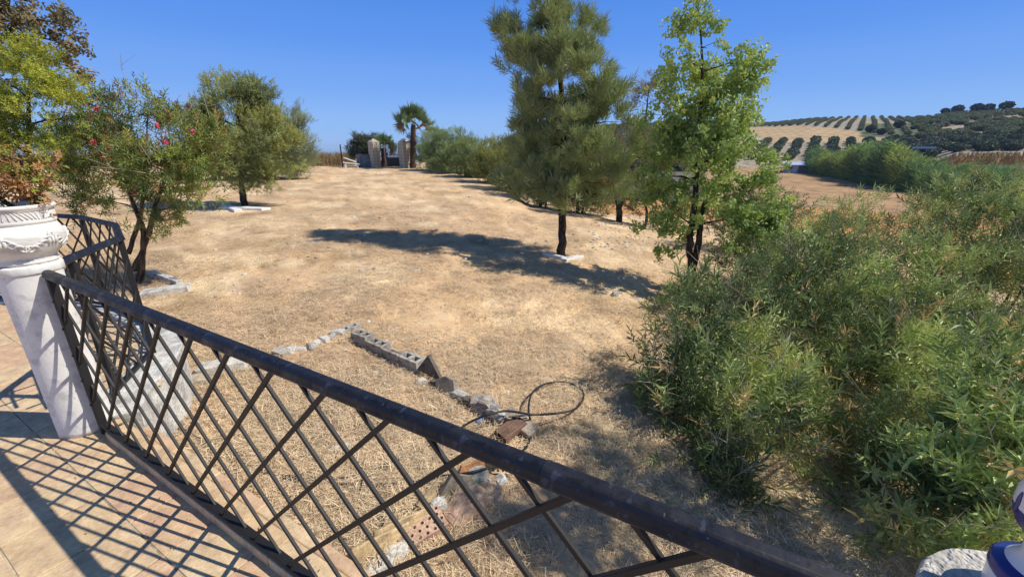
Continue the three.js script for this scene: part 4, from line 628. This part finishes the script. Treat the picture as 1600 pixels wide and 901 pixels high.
{ // black irrigation hose: doubled run and a standing loop
  const H = (list) => list.map(([x, y, l]) => at(x, y, l)), P = H([[440, 748, .015], [490, 752, .012], [540, 756, .012], [590, 757, .012], [640, 754, .014], [690, 744, .05], [735, 738, .12], [780, 726, .12], [810, 712, .06], [826, 692, .03], [831, 668, .05], [826, 642, .12], [833, 612, .10], [858, 598, .05], [886, 597, .03], [908, 608, .03], [911, 624, .05], [898, 639, .08], [868, 646, .12], [830, 647, .17], [790, 642, .17], [762, 648, .15], [735, 659, .08], [705, 678, .03], [665, 699, .012], [620, 718, .012], [575, 737, .012], [530, 746, .013], [480, 746, .013], [430, 741, .012], [385, 726, .012], [350, 710, .012], [318, 690, .012], [290, 673, .012], [262, 658, .012], [255, 652, .02]]);
  const g = new THREE.TubeGeometry(new THREE.CatmullRomCurve3(P, false, 'centripetal'), 420, .0095, 7), g2 = new THREE.TubeGeometry(new THREE.CatmullRomCurve3(H([[795, 651, .15], [830, 648, .14], [868, 645, .14]])), 30, .0075, 6);
  const t = thing('garden_hose', 'black irrigation hose trailing through the straw with one standing loop', 'hose'); part('hose', g, M.hose, t); part('loose_end', g2, M.hose, t);
}
{ // straw litter and pebbles: far too many to count
  const R = rng(101), p = [];
  for (let i = 0; i < 46; i++) { const x = (R() - .5) * .34, z = (R() - .5) * .34, a = R() * 6.283, l = .03 + .07 * R(), h = .002 + .02 * R() * R(), w = .0011 + .0010 * R(), up = R() < .2 ? .035 * R() : .012 * R(); const dx = Math.cos(a) * l, dz = Math.sin(a) * l, sx = -Math.sin(a) * w, sz = Math.cos(a) * w; p.push(x - sx, h, z - sz, x + sx, h, z + sz, x + dx, h + up, z + dz); }
  const patch = (k) => { const g = new THREE.BufferGeometry(), q = p.slice(); g.setAttribute('position', new THREE.Float32BufferAttribute(q, 3)); g.rotateY(k); g.computeVertexNormals(); g.setAttribute('uv', new THREE.Float32BufferAttribute(new Float32Array(q.length / 3 * 2), 2)); return g; };
  const list = []; for (let i = 0; i < 26000 && list.length < 11500; i++) { const r = .8 + 13 * Math.pow(R(), 1.2), a = (R() - .5) * 112 * RAD, x = Math.sin(a) * r, z = -Math.cos(a) * r; if (inside(OUTLINE, x, z) || fbm(x * .9, z * .9, 12, 3) < .30 + .25 * R()) continue; const k = R(), m = .75 + .5 * R(); list.push({ p: V(x, gy(x, z) + .004, z), d: V((R() - .5) * .2, 1, (R() - .5) * .2).normalize(), s: .8 + .7 * R(), roll: R() * 6.28, c: k < .35 ? [.42 * m, .31 * m, .20 * m] : [.76 * m, .60 * m, .39 * m] }); }
  const g = scatterLeaves(scene, 'dry_grass', patch(0), std([1, 1, 1], { side: THREE.DoubleSide, roughness: .9 }), list); Object.assign(g.userData, { label: 'dry straw littering the ground of the whole yard', category: 'dry grass' });
  const wd = []; for (let i = 0; i < 420; i++) { const r = 3 + 26 * R(), a = (R() - .5) * 104 * RAD, x = Math.sin(a) * r, z = -Math.cos(a) * r; if (inside(OUTLINE, x, z) || fbm(x * .5, z * .5, 88, 3) < .5) continue; const k = R(); wd.push({ p: V(x, gy(x, z) - .01, z), d: V((R() - .5) * .7, 1, (R() - .5) * .7).normalize(), s: .25 + .45 * R(), roll: R() * 6.28, c: k < .5 ? [.34, .26, .15] : [.17, .12, .075] }); }
  const wg = scatterLeaves(scene, 'dry_weeds', sprig({ n: 9, len: .06, leaf: .14, w: .006, open: 48, seed: 94, twig: 0 }), std([1.5, 1.5, 1.5], { side: THREE.DoubleSide, roughness: .95 }), wd); Object.assign(wg.userData, { label: 'low tufts of dead weeds scattered through the straw', category: 'dry grass' });
  const pb = []; for (let i = 0; i < 1700; i++) { const r = 2 + 16 * Math.pow(R(), 1.0), a = (R() - .5) * 112 * RAD, x = Math.sin(a) * r, z = -Math.cos(a) * r; if (inside(OUTLINE, x, z)) continue; if (fbm(x * .7, z * .7, 33, 3) < .40 + .2 * R()) continue; const k = R(); pb.push({ p: V(x, gy(x, z) + .002, z), d: V(R() - .5, 2, R() - .5).normalize(), s: (.006 + .03 * Math.pow(R(), 4)) * (r > 7 ? 1.5 : 1), roll: R() * 6, c: k < .6 ? [.62, .57, .49] : [.32, .26, .2] }); }
  // a stony patch on the slope below the brownish tree
  for (let i = 0; i < 260; i++) { const q = at(985 + (R() - .5) * 130, 360 + (R() - .5) * 60), k = R(); pb.push({ p: q, d: V(R() - .5, 2, R() - .5).normalize(), s: .02 + .06 * R() * R(), roll: R() * 6, c: k < .55 ? [.50, .44, .36] : [.26, .2, .15] }); }
  const ig = new THREE.IcosahedronGeometry(1, 1); ig.scale(1, .55, .8); { const q = ig.attributes.position; for (let i = 0; i < q.count; i++) { const k = 1 + (noise3(q.getX(i) * 1.7 + 5, q.getY(i) * 1.7, q.getZ(i) * 1.7) - .5) * .6; q.setXYZ(i, q.getX(i) * k, q.getY(i) * k, q.getZ(i) * k); } ig.computeVertexNormals(); }
  const pg = scatterLeaves(scene, 'pebbles', ig, std([1, 1, 1], { roughness: 1 }), pb); Object.assign(pg.userData, { label: 'small pale pebbles scattered over the dry yard', category: 'pebbles' });
  // fallen leaves on the terrace edge
  const fl = []; for (let i = 0; i < 46; i++) { const q = rl(.2 + 2.4 * R(), -.05 + .5 * R() * R()); fl.push({ p: V(q.x, (q.x - A.x) * NIN.x + (q.z - A.z) * NIN.z < .03 ? .056 : .004, q.z), d: V(R() - .5, .4 * R(), R() - .5).normalize(), s: .5 + .5 * R(), roll: R() * 6, c: [.12 + .1 * R(), .08, .04] }); }
  const lf = scatterLeaves(scene, 'fallen_leaves', sprig({ n: 1, len: .001, leaf: .022, w: .008, open: 10, seed: 90, twig: 0 }), M.leafDull, fl); Object.assign(lf.userData, { label: 'tiny dry leaves fallen on the terrace tiles by the railing', category: 'leaves' });
}
// ------------------------------------------------------------------ the gate
{
  const Z = 36, stoneTex = std([.80, .71, .54], { map: T.mottle, bumpMap: T.fine, bumpScale: .03, roughness: .95 });
  const pillar = (label, px, w, hgt, dz, turn) => { const g = pt(px, 262, Z + dz), y = gy(g.x, g.z), t = thing('gate_pillar', label, 'gate pillar', [g.x, y, g.z], turn); const R = rng(px), rows = 8; part('core', new THREE.BoxGeometry(w * .94, hgt * .94, w * .94), M.mortar, t, [0, hgt * .47, 0]);
    for (let i = 0; i < rows; i++) for (let s = 0; s < 4; s++) for (let j = 0; j < 2; j++) { const bw = w / 2 - .015, hh = hgt / rows - .018, a = s * Math.PI / 2, off = (j - .5) * w * .5; part('stone', boxUV(new RoundedBoxGeometry(bw + (R() - .5) * .04, hh, .05, 1, .012), .5), stoneTex, t, [Math.sin(a) * w * .48 + Math.cos(a) * off, (i + .5) * hgt / rows * .97, Math.cos(a) * w * .48 - Math.sin(a) * off], [0, a, 0]); }
    const c = new THREE.CylinderGeometry(.06, w * .76, .26, 4); c.rotateY(Math.PI / 4); part('pitched_cap', boxUV(c, .5), stoneTex, t, [0, hgt + .08, 0]); return t; };
  pillar('left stone gate pillar beside the metal sheet', 587, .66, 2.05, 0, .85);
  pillar('right stone gate pillar in front of the tall palm', 634, .70, 2.10, -.3, .85);
  const g = pt(618, 262, Z + .1), gt = thing('iron_gate', 'dark iron gate leaf with upright bars above a solid lower panel', 'gate', [g.x, gy(g.x, g.z), g.z]);
  const dark = std([.022, .022, .026], { roughness: .5 }), W = 1.35; part('panel', new RoundedBoxGeometry(W, .72, .04, 1, .008), dark, gt, [0, .46, 0]);
  for (let i = 0; i <= 12; i++) { const f = i / 12, h = 1.05 + .42 * Math.pow(1 - f, 1.4); part('bar', new THREE.CylinderGeometry(.028, .028, h, 6), dark, gt, [(f - .5) * W, .80 + h / 2, 0]); }
  part('cross_bar', new THREE.BoxGeometry(W, .035, .03), dark, gt, [0, 1.02, 0]); part('bottom_bar', new THREE.BoxGeometry(W, .04, .05), dark, gt, [0, .07, 0]);
  part('hinge_post', new RoundedBoxGeometry(.09, 1.75, .09, 1, .01), std([.45, .40, .31]), gt, [-W / 2 - .1, .87, .05]);
  const q = pt(571, 262, Z - .2), ms = thing('metal_sheet', 'bluish corrugated metal sheet leaning by the left gate pillar', 'sheet', [q.x, gy(q.x, q.z), q.z]); const cg = new THREE.BoxGeometry(1.35, 1.02, .02, 54, 1, 1), cp = cg.attributes.position; for (let i = 0; i < cp.count; i++) cp.setZ(i, cp.getZ(i) + .02 * Math.sin(cp.getX(i) * 46)); cg.computeVertexNormals();
  part('sheet', cg, std([.20, .24, .26], { roughness: .5, metalness: .4, map: T.mottle }), ms, [0, .5, 0], [-.08, .1, 0]); part('frame', new THREE.BoxGeometry(1.4, .04, .05), std([.12, .13, .14]), ms, [0, 1.02, -.03], [0, .1, 0]);
  const b = pt(549, 257, Z - .6), bb = thing('bench', 'broken white bench lying left of the metal sheet', 'bench', [b.x, gy(b.x, b.z), b.z], .3); part('seat', new RoundedBoxGeometry(1.3, .08, .4, 1, .02), M.plaster, bb, [0, .34, 0], [0, 0, -.12]); part('leg', new RoundedBoxGeometry(.16, .36, .34, 1, .02), M.plaster, bb, [-.45, .17, 0]); part('leg', new RoundedBoxGeometry(.16, .28, .34, 1, .02), M.plaster, bb, [.45, .13, 0]); part('back', new RoundedBoxGeometry(1.0, .09, .1, 1, .02), M.plaster, bb, [-.1, .62, -.2], [0, 0, -.35]);
  const f = pt(535, 258, Z + 1), fp = thing('fence_post', 'thin dark post standing alone at the edge of the dry grass', 'post', [f.x, gy(f.x, f.z), f.z]); part('post', new THREE.CylinderGeometry(.05, .06, 1.9, 8), M.barkDark, fp, [0, .9, 0]); part('wire_hook', new THREE.TorusGeometry(.06, .008, 5, 10), M.barkDark, fp, [0, 1.6, 0]);
  // tall dry grass along the edge of the plateau
  const R = rng(120), list = []; for (let i = 0; i < 5200; i++) { const px = -420 + 975 * R(), zz = 38.5 + 7 * R(), e = pt(px, 255, zz); list.push({ p: V(e.x, gy(e.x, e.z) - .05, e.z), d: V((R() - .5) * .5, 1, (R() - .5) * .5).normalize(), s: .85 + .5 * R(), roll: R() * 6, c: R() < .3 ? [.15, .11, .065] : [.26, .20, .12] }); }
  const dg = scatterLeaves(scene, 'tall_dry_grass', sprig({ n: 11, len: .75, leaf: .42, w: .02, open: 16, seed: 91, twig: .012 }), M.leafDull, list); Object.assign(dg.userData, { label: 'tall dry yellow grass along the far edge of the yard, left of the gate', category: 'dry grass' });
}
// ------------------------------------------------------------------ the valley and the hills beyond
const polar = (az, r) => { const x = Math.sin(az * RAD) * r, z = -Math.cos(az * RAD) * r; return V(x, gy(x, z), z); };
function lowCrown(seed, n, rx, ry, leaf) { // a small leafy crown: many leaf-clump faces through a lumpy volume
  const R = rng(seed), p = []; for (let i = 0; i < n; i++) { let v; do { v = V(R() * 2 - 1, R() * 2 - 1, R() * 2 - 1); } while (v.length() > 1); v.normalize().multiplyScalar(.55 + .45 * Math.pow(R(), .6)); const l = .8 + .4 * fbm(v.x * 2 + seed, v.y * 2, v.z * 2, 2); const c = V(v.x * rx * l, ry * (1 + v.y * l * .9), v.z * rx * l), a = V(R() - .5, R() - .5, R() - .5).normalize(), b = V(R() - .5, R() - .5, R() - .5).cross(a).normalize(), s = leaf * (.6 + .8 * R()); for (const q of [c.clone().addScaledVector(a, s), c.clone().addScaledVector(b, s * .6), c.clone().addScaledVector(a, -s), c.clone().addScaledVector(a, s), c.clone().addScaledVector(a, -s), c.clone().addScaledVector(b, -s * .6)]) p.push(q.x, q.y, q.z); }
  const g = new THREE.BufferGeometry(); g.setAttribute('position', new THREE.Float32BufferAttribute(p, 3)); g.computeVertexNormals(); g.setAttribute('uv', new THREE.Float32BufferAttribute(new Float32Array(p.length / 3 * 2), 2)); return g;
}
{
  const crownG = [0, 1, 2].map((k) => lowCrown(200 + k, 420, 1.9, 1.35, .34)), tg = new THREE.CylinderGeometry(.16, .24, 1, 6).translate(0, .4, 0), crownM = [[.085, .105, .06], [.10, .115, .07], [.075, .10, .05]].map((c) => { const m = M.leafDull.clone(); m.color.setRGB(...c); m.transmission = .15; m.color.multiplyScalar(1.5); return m; });
  const R = rng(210), spots = [];
  const add = (az, r, s) => { const p = polar(az, r); spots.push([p, s, r]); };
  // straight rows up the slope behind the shed
  { const o = polar(32.6, 172), u = polar(33.4, 260).sub(o).setY(0).normalize(), s = V(-u.z, 0, u.x); for (let j = -2; j < 22; j++) for (let i = 0; i < 11; i++) { if (R() < .07) continue; const p = o.clone().addScaledVector(s, j * 5.6 + (R() - .5) * .5).addScaledVector(u, i * 4.6 + (R() - .5) * .5); p.y = gy(p.x, p.z); const r = Math.hypot(p.x, p.z); spots.push([p, .78 + .22 * R(), r]); } }
  // the striped olive grove on the crest
  { const o = polar(34, 300), u = V(.62, 0, -.785), s = V(.785, 0, .62); for (let j = -26; j < 26; j++) for (let i = -30; i < 64; i++) { const p = o.clone().addScaledVector(s, j * 5.4).addScaledVector(u, i * 4.4 + (R() - .5) * .6); const r = Math.hypot(p.x, p.z), az = Math.atan2(p.x, -p.z) / RAD; if (R() < .08 || r < interp(WHEAT, az) + 4 || r < 250 || r > 500 || az < 27 || az > 42.5) continue; p.y = gy(p.x, p.z); spots.push([p, .5 + .2 * R(), r]); } }
  // the thick grove on the right-hand hill
  for (let i = 0; i < 3400; i++) { const az = 38.5 + 21 * R(), r = 172 + 320 * Math.pow(R(), .8); if (az < 42 && r > 225 || r < 176) continue; const n = fbm(az * .9, r * .03, 3, 2), bare = az > 42 && az < 50.5 && r > 320 + (50 - az) * 4; if (bare ? R() < .55 : n < .40) continue; add(az, r, bare ? .38 + .2 * R() : .55 + .4 * R()); }
  // scrub on the wooded hill behind the hedge
  for (let i = 0; i < 1500; i++) { const az = -9 + 36 * R(), r = 150 + 350 * R(); add(az, r, 1.2 + .8 * R()); }
  spots.sort((a, b) => a[2] - b[2]); const vis = (p) => { const az = Math.atan2(p.x, -p.z) / RAD; return az > 31 && az < 53; };
  let n = 0; const rest = []; let proto = null;
  for (const [p, s, r] of spots) {
    if (n < 300 && vis(p)) { let o; if (!proto) { o = proto = thing('orchard_tree', 'small grey-green olive tree standing in the distant orchard rows beyond the cane thicket', 'olive tree', [0, 0, 0], 0, 'olive trees of the distant orchard'); part('trunk', tg, M.barkDark, o); part('crown', crownG[0], crownM[0], o); } else { o = proto.clone(); o.name = numbered('orchard_tree'); scene.add(o); o.children[1].geometry = crownG[n % 3]; o.children[1].material = crownM[(n * 7) % 3]; }
      o.position.copy(p); o.rotation.y = R() * 6.28; o.scale.set(s * (.85 + .3 * R()), s * (.8 + .4 * R()), s * (.85 + .3 * R())); n++; } else rest.push({ p, d: YY, s, roll: R() * 6.28, c: [.085 + .03 * R(), .105 + .03 * R(), .06 + .02 * R()] });
  }
  const wood = scatterLeaves(scene, 'orchard_mass', crownG[1], M.leafDull, rest); Object.assign(wood.userData, { label: 'olive groves and scrub covering the far hills, too many trees to count', category: 'olive grove' });
  // dark round oaks on the crest at the right
  const oakG = [0, 1].map((k) => lowCrown(230 + k, 900, 3.6, 2.8, .5)), oakM = M.leafDull.clone(); oakM.color.setRGB(.035, .05, .028);
  const oaks = [[43.9, 468, 1.0, 'low dark oak, leftmost of those on the right-hand crest'], [44.7, 466, 1.3, 'dark oak right of the leftmost one on the crest'], [45.9, 470, 1.35, 'broad dark oak in the middle of the crest line'], [46.6, 468, 1.2, 'dark oak touching the broad one on the crest'], [47.6, 470, 1.4, 'single rounded dark oak before the last group on the crest'], [49.2, 466, 1.6, 'big dark oak near the right edge of the crest'], [50.3, 468, 1.7, 'big dark oak at the right edge of the picture'], [41.0, 296, .85, 'round dark oak alone above the green patch on the hillside']];
  oaks.forEach(([az, r, s, label], i) => { const p = polar(az, r), t = thing('oak_tree', label, 'oak', p.toArray(), i); part('trunk', tg, M.barkDark, t); part('crown', oakG[i % 2], oakM, t); t.scale.setScalar(s * .78); });
  const bushy = [[38.9, 262, .62, 'dark bush at the lower edge of the wheat field, left one'], [39.8, 252, .5, 'dark bush at the lower right corner of the wheat field']]; bushy.forEach(([az, r, s, label], i) => { const p = polar(az, r), t = thing('oak_tree', label, 'bush', p.toArray(), i); part('trunk', tg, M.barkDark, t); part('crown', oakG[i % 2], oakM, t); t.scale.setScalar(s); });
}
{ // cane thicket along the stream
  const R = rng(240), list = []; const cane = sprig({ n: 20, len: 3.6, leaf: 1.0, w: .11, open: 42, droop: .35, seed: 92, twig: .03 });
  const edge = [[34.2, 150], [35.5, 142], [37.5, 128], [40, 108], [42, 98], [46, 86], [50, 78], [56, 72], [62, 70]];
  for (let i = 0; i < 7200; i++) { const az = 34.2 + 27 * R(), e = interp(edge, az), dpt = interp([[34, 14], [38, 36], [41, 42], [44, 34], [47, 30], [62, 30]], az) * Math.pow(R(), 1.25), r = e + dpt, p = polar(az, r), h = (.55 + 1.25 * fbm(az * 1.1, r * .12, 9, 3)) * (.8 + .35 * R()) * sstep(33.9, 35.5, az + .8), k = fbm(az * 1.2, r * .12, 21, 3), y = sstep(.5, .62, fbm(az * .7 + 4, r * .05, 2, 2)); p.y -= .2; list.push({ p, d: V((R() - .5) * .35, 1, (R() - .5) * .35).normalize(), s: h * interp([[34, 1.0], [37, 1.25], [41, 1.45], [43.5, 1.1], [46, .72], [50, .7], [62, .7]], az), roll: R() * 6.28, c: ((m) => [m * (lerp(.08, .23, k) + .09 * y), m * (lerp(.14, .33, k) + .06 * y), m * lerp(.075, .15, k)])(.55 + .9 * R()) }); }
  const c = scatterLeaves(scene, 'cane_thicket', cane, M.leaf, list); Object.assign(c.userData, { label: 'dense green cane thicket filling the valley floor', category: 'cane' });
  const dry = []; for (let i = 0; i < 2600; i++) { const az = 44.6 + 12 * R(), r = 148 + 9 * R(), p = polar(az, r); dry.push({ p, d: V((R() - .5) * .6, 1, (R() - .5) * .6).normalize(), s: .5 + .45 * R(), roll: R() * 6, c: [.13 + .09 * R(), .095 + .05 * R(), .055] }); }
  const d = scatterLeaves(scene, 'embankment_grass', sprig({ n: 9, len: .8, leaf: .5, w: .06, open: 25, seed: 93, twig: .01 }), M.leafDull, dry); Object.assign(d.userData, { label: 'brown dry grass on the road embankment at the right', category: 'dry grass' });
}
{ // road with a guard rail crossing the valley at the right
  const road = [], N = 40, ix = [], uv = []; for (let i = 0; i <= N; i++) { const az = 45 + 12 * i / N; for (const r of [136.5, 145]) { const p = polar(az, r); road.push(p.x, p.y + .06, p.z); uv.push(i, r); } if (i < N) { const q = i * 2; ix.push(q, q + 2, q + 1, q + 1, q + 2, q + 3); } }
  const g = new THREE.BufferGeometry(); g.setAttribute('position', new THREE.Float32BufferAttribute(road, 3)); g.setAttribute('uv', new THREE.Float32BufferAttribute(uv, 2)); g.setIndex(ix); g.computeVertexNormals(); setting(part('road', g, std([.07, .07, .075], { side: THREE.DoubleSide }), scene));
  const t = thing('guard_rail', 'pale metal guard rail beside the road at the right edge of the valley', 'guard rail'), m = std([.62, .63, .65], { roughness: .4, metalness: .3 }); const P = []; for (let i = 0; i <= 16; i++) { const p = polar(47.6 + 6 * i / 16, 135); p.y += .95; P.push(p); part('post', new THREE.BoxGeometry(.12, 1.0, .12), m, t, [p.x, p.y - .4, p.z]); }
  const pos = [], idx = []; P.forEach((p, i) => { for (const [dy, o] of [[-.2, 0], [-.1, -.06], [0, 0], [.1, -.06], [.2, 0]]) pos.push(p.x * (1 + o / 136), p.y + dy, p.z * (1 + o / 136)); if (i < 16) for (let k = 0; k < 4; k++) { const q = i * 5 + k; idx.push(q, q + 5, q + 1, q + 1, q + 5, q + 6); } });
  const rg = new THREE.BufferGeometry(); rg.setAttribute('position', new THREE.Float32BufferAttribute(pos, 3)); rg.setIndex(idx); rg.computeVertexNormals(); part('beam', rg, std([.62, .63, .65], { roughness: .4, metalness: .3, side: THREE.DoubleSide }), t);
}
{ // farm buildings
  const shed = (label, px, py, r, w, h, d, turn, wall, roof, extra) => { const dd = dirOf(px, py), az = Math.atan2(dd.x, -dd.z) / RAD, p = polar(az, r), t = thing('farm_shed', label, 'shed', [p.x, p.y, p.z], turn);
    part('wall', new THREE.BoxGeometry(w, h, d), std(wall, { map: T.mottle }), t, [0, h / 2 - .3, 0]); const rg = new THREE.BoxGeometry(w + .6, .1, d + .8); part('roof', rg, std(roof, { roughness: .35, metalness: .3 }), t, [0, h + .12, 0], [.16, 0, 0]); if (extra) { part('door', new RoundedBoxGeometry(1.6, 1.9, .08, 1, .02), std([.10, .11, .13]), t, [w * .2, .75, d / 2 + .03]); part('tank', new THREE.CylinderGeometry(.9, .9, 1.8, 16), std([.75, .76, .78]), t, [w / 2 + 1.3, 1.2, 0]); part('window', new THREE.BoxGeometry(1.1, .8, .06), std([.07, .08, .1]), t, [-w * .25, 1.3, d / 2 + .03]); } return t; };
  shed('long white shed with a shiny metal roof and a tank at its side', 1244, 262, 152, 6.2, 2.2, 4.2, -.5, [.66, .68, .74], [.66, .72, .82], true);
  shed('tiny grey hut on the slope left of the olive rows', 1183, 224, 205, 3, 2.6, 3, -.3, [.55, .56, .58], [.6, .6, .6], false);
  shed('small dark hut standing alone above the cane thicket', 1445, 228, 178, 4.4, 3.0, 3, -.8, [.05, .055, .08], [.05, .05, .06], false);
  const sp = polar(44.6, 142), sg = thing('road_sign', 'small white sign on a post at the end of the road embankment', 'road sign', sp.toArray(), -.75); part('post', new THREE.CylinderGeometry(.07, .07, 2.6, 6), std([.5, .5, .5]), sg, [0, 1.3, 0]); part('plate', new RoundedBoxGeometry(1.2, 1.0, .05, 1, .01), std([.8, .82, .84]), sg, [0, 2.5, .05]);
}
scene.fog = new THREE.FogExp2(0xa9c4ea, .0002);
renderer.render(scene, camera);
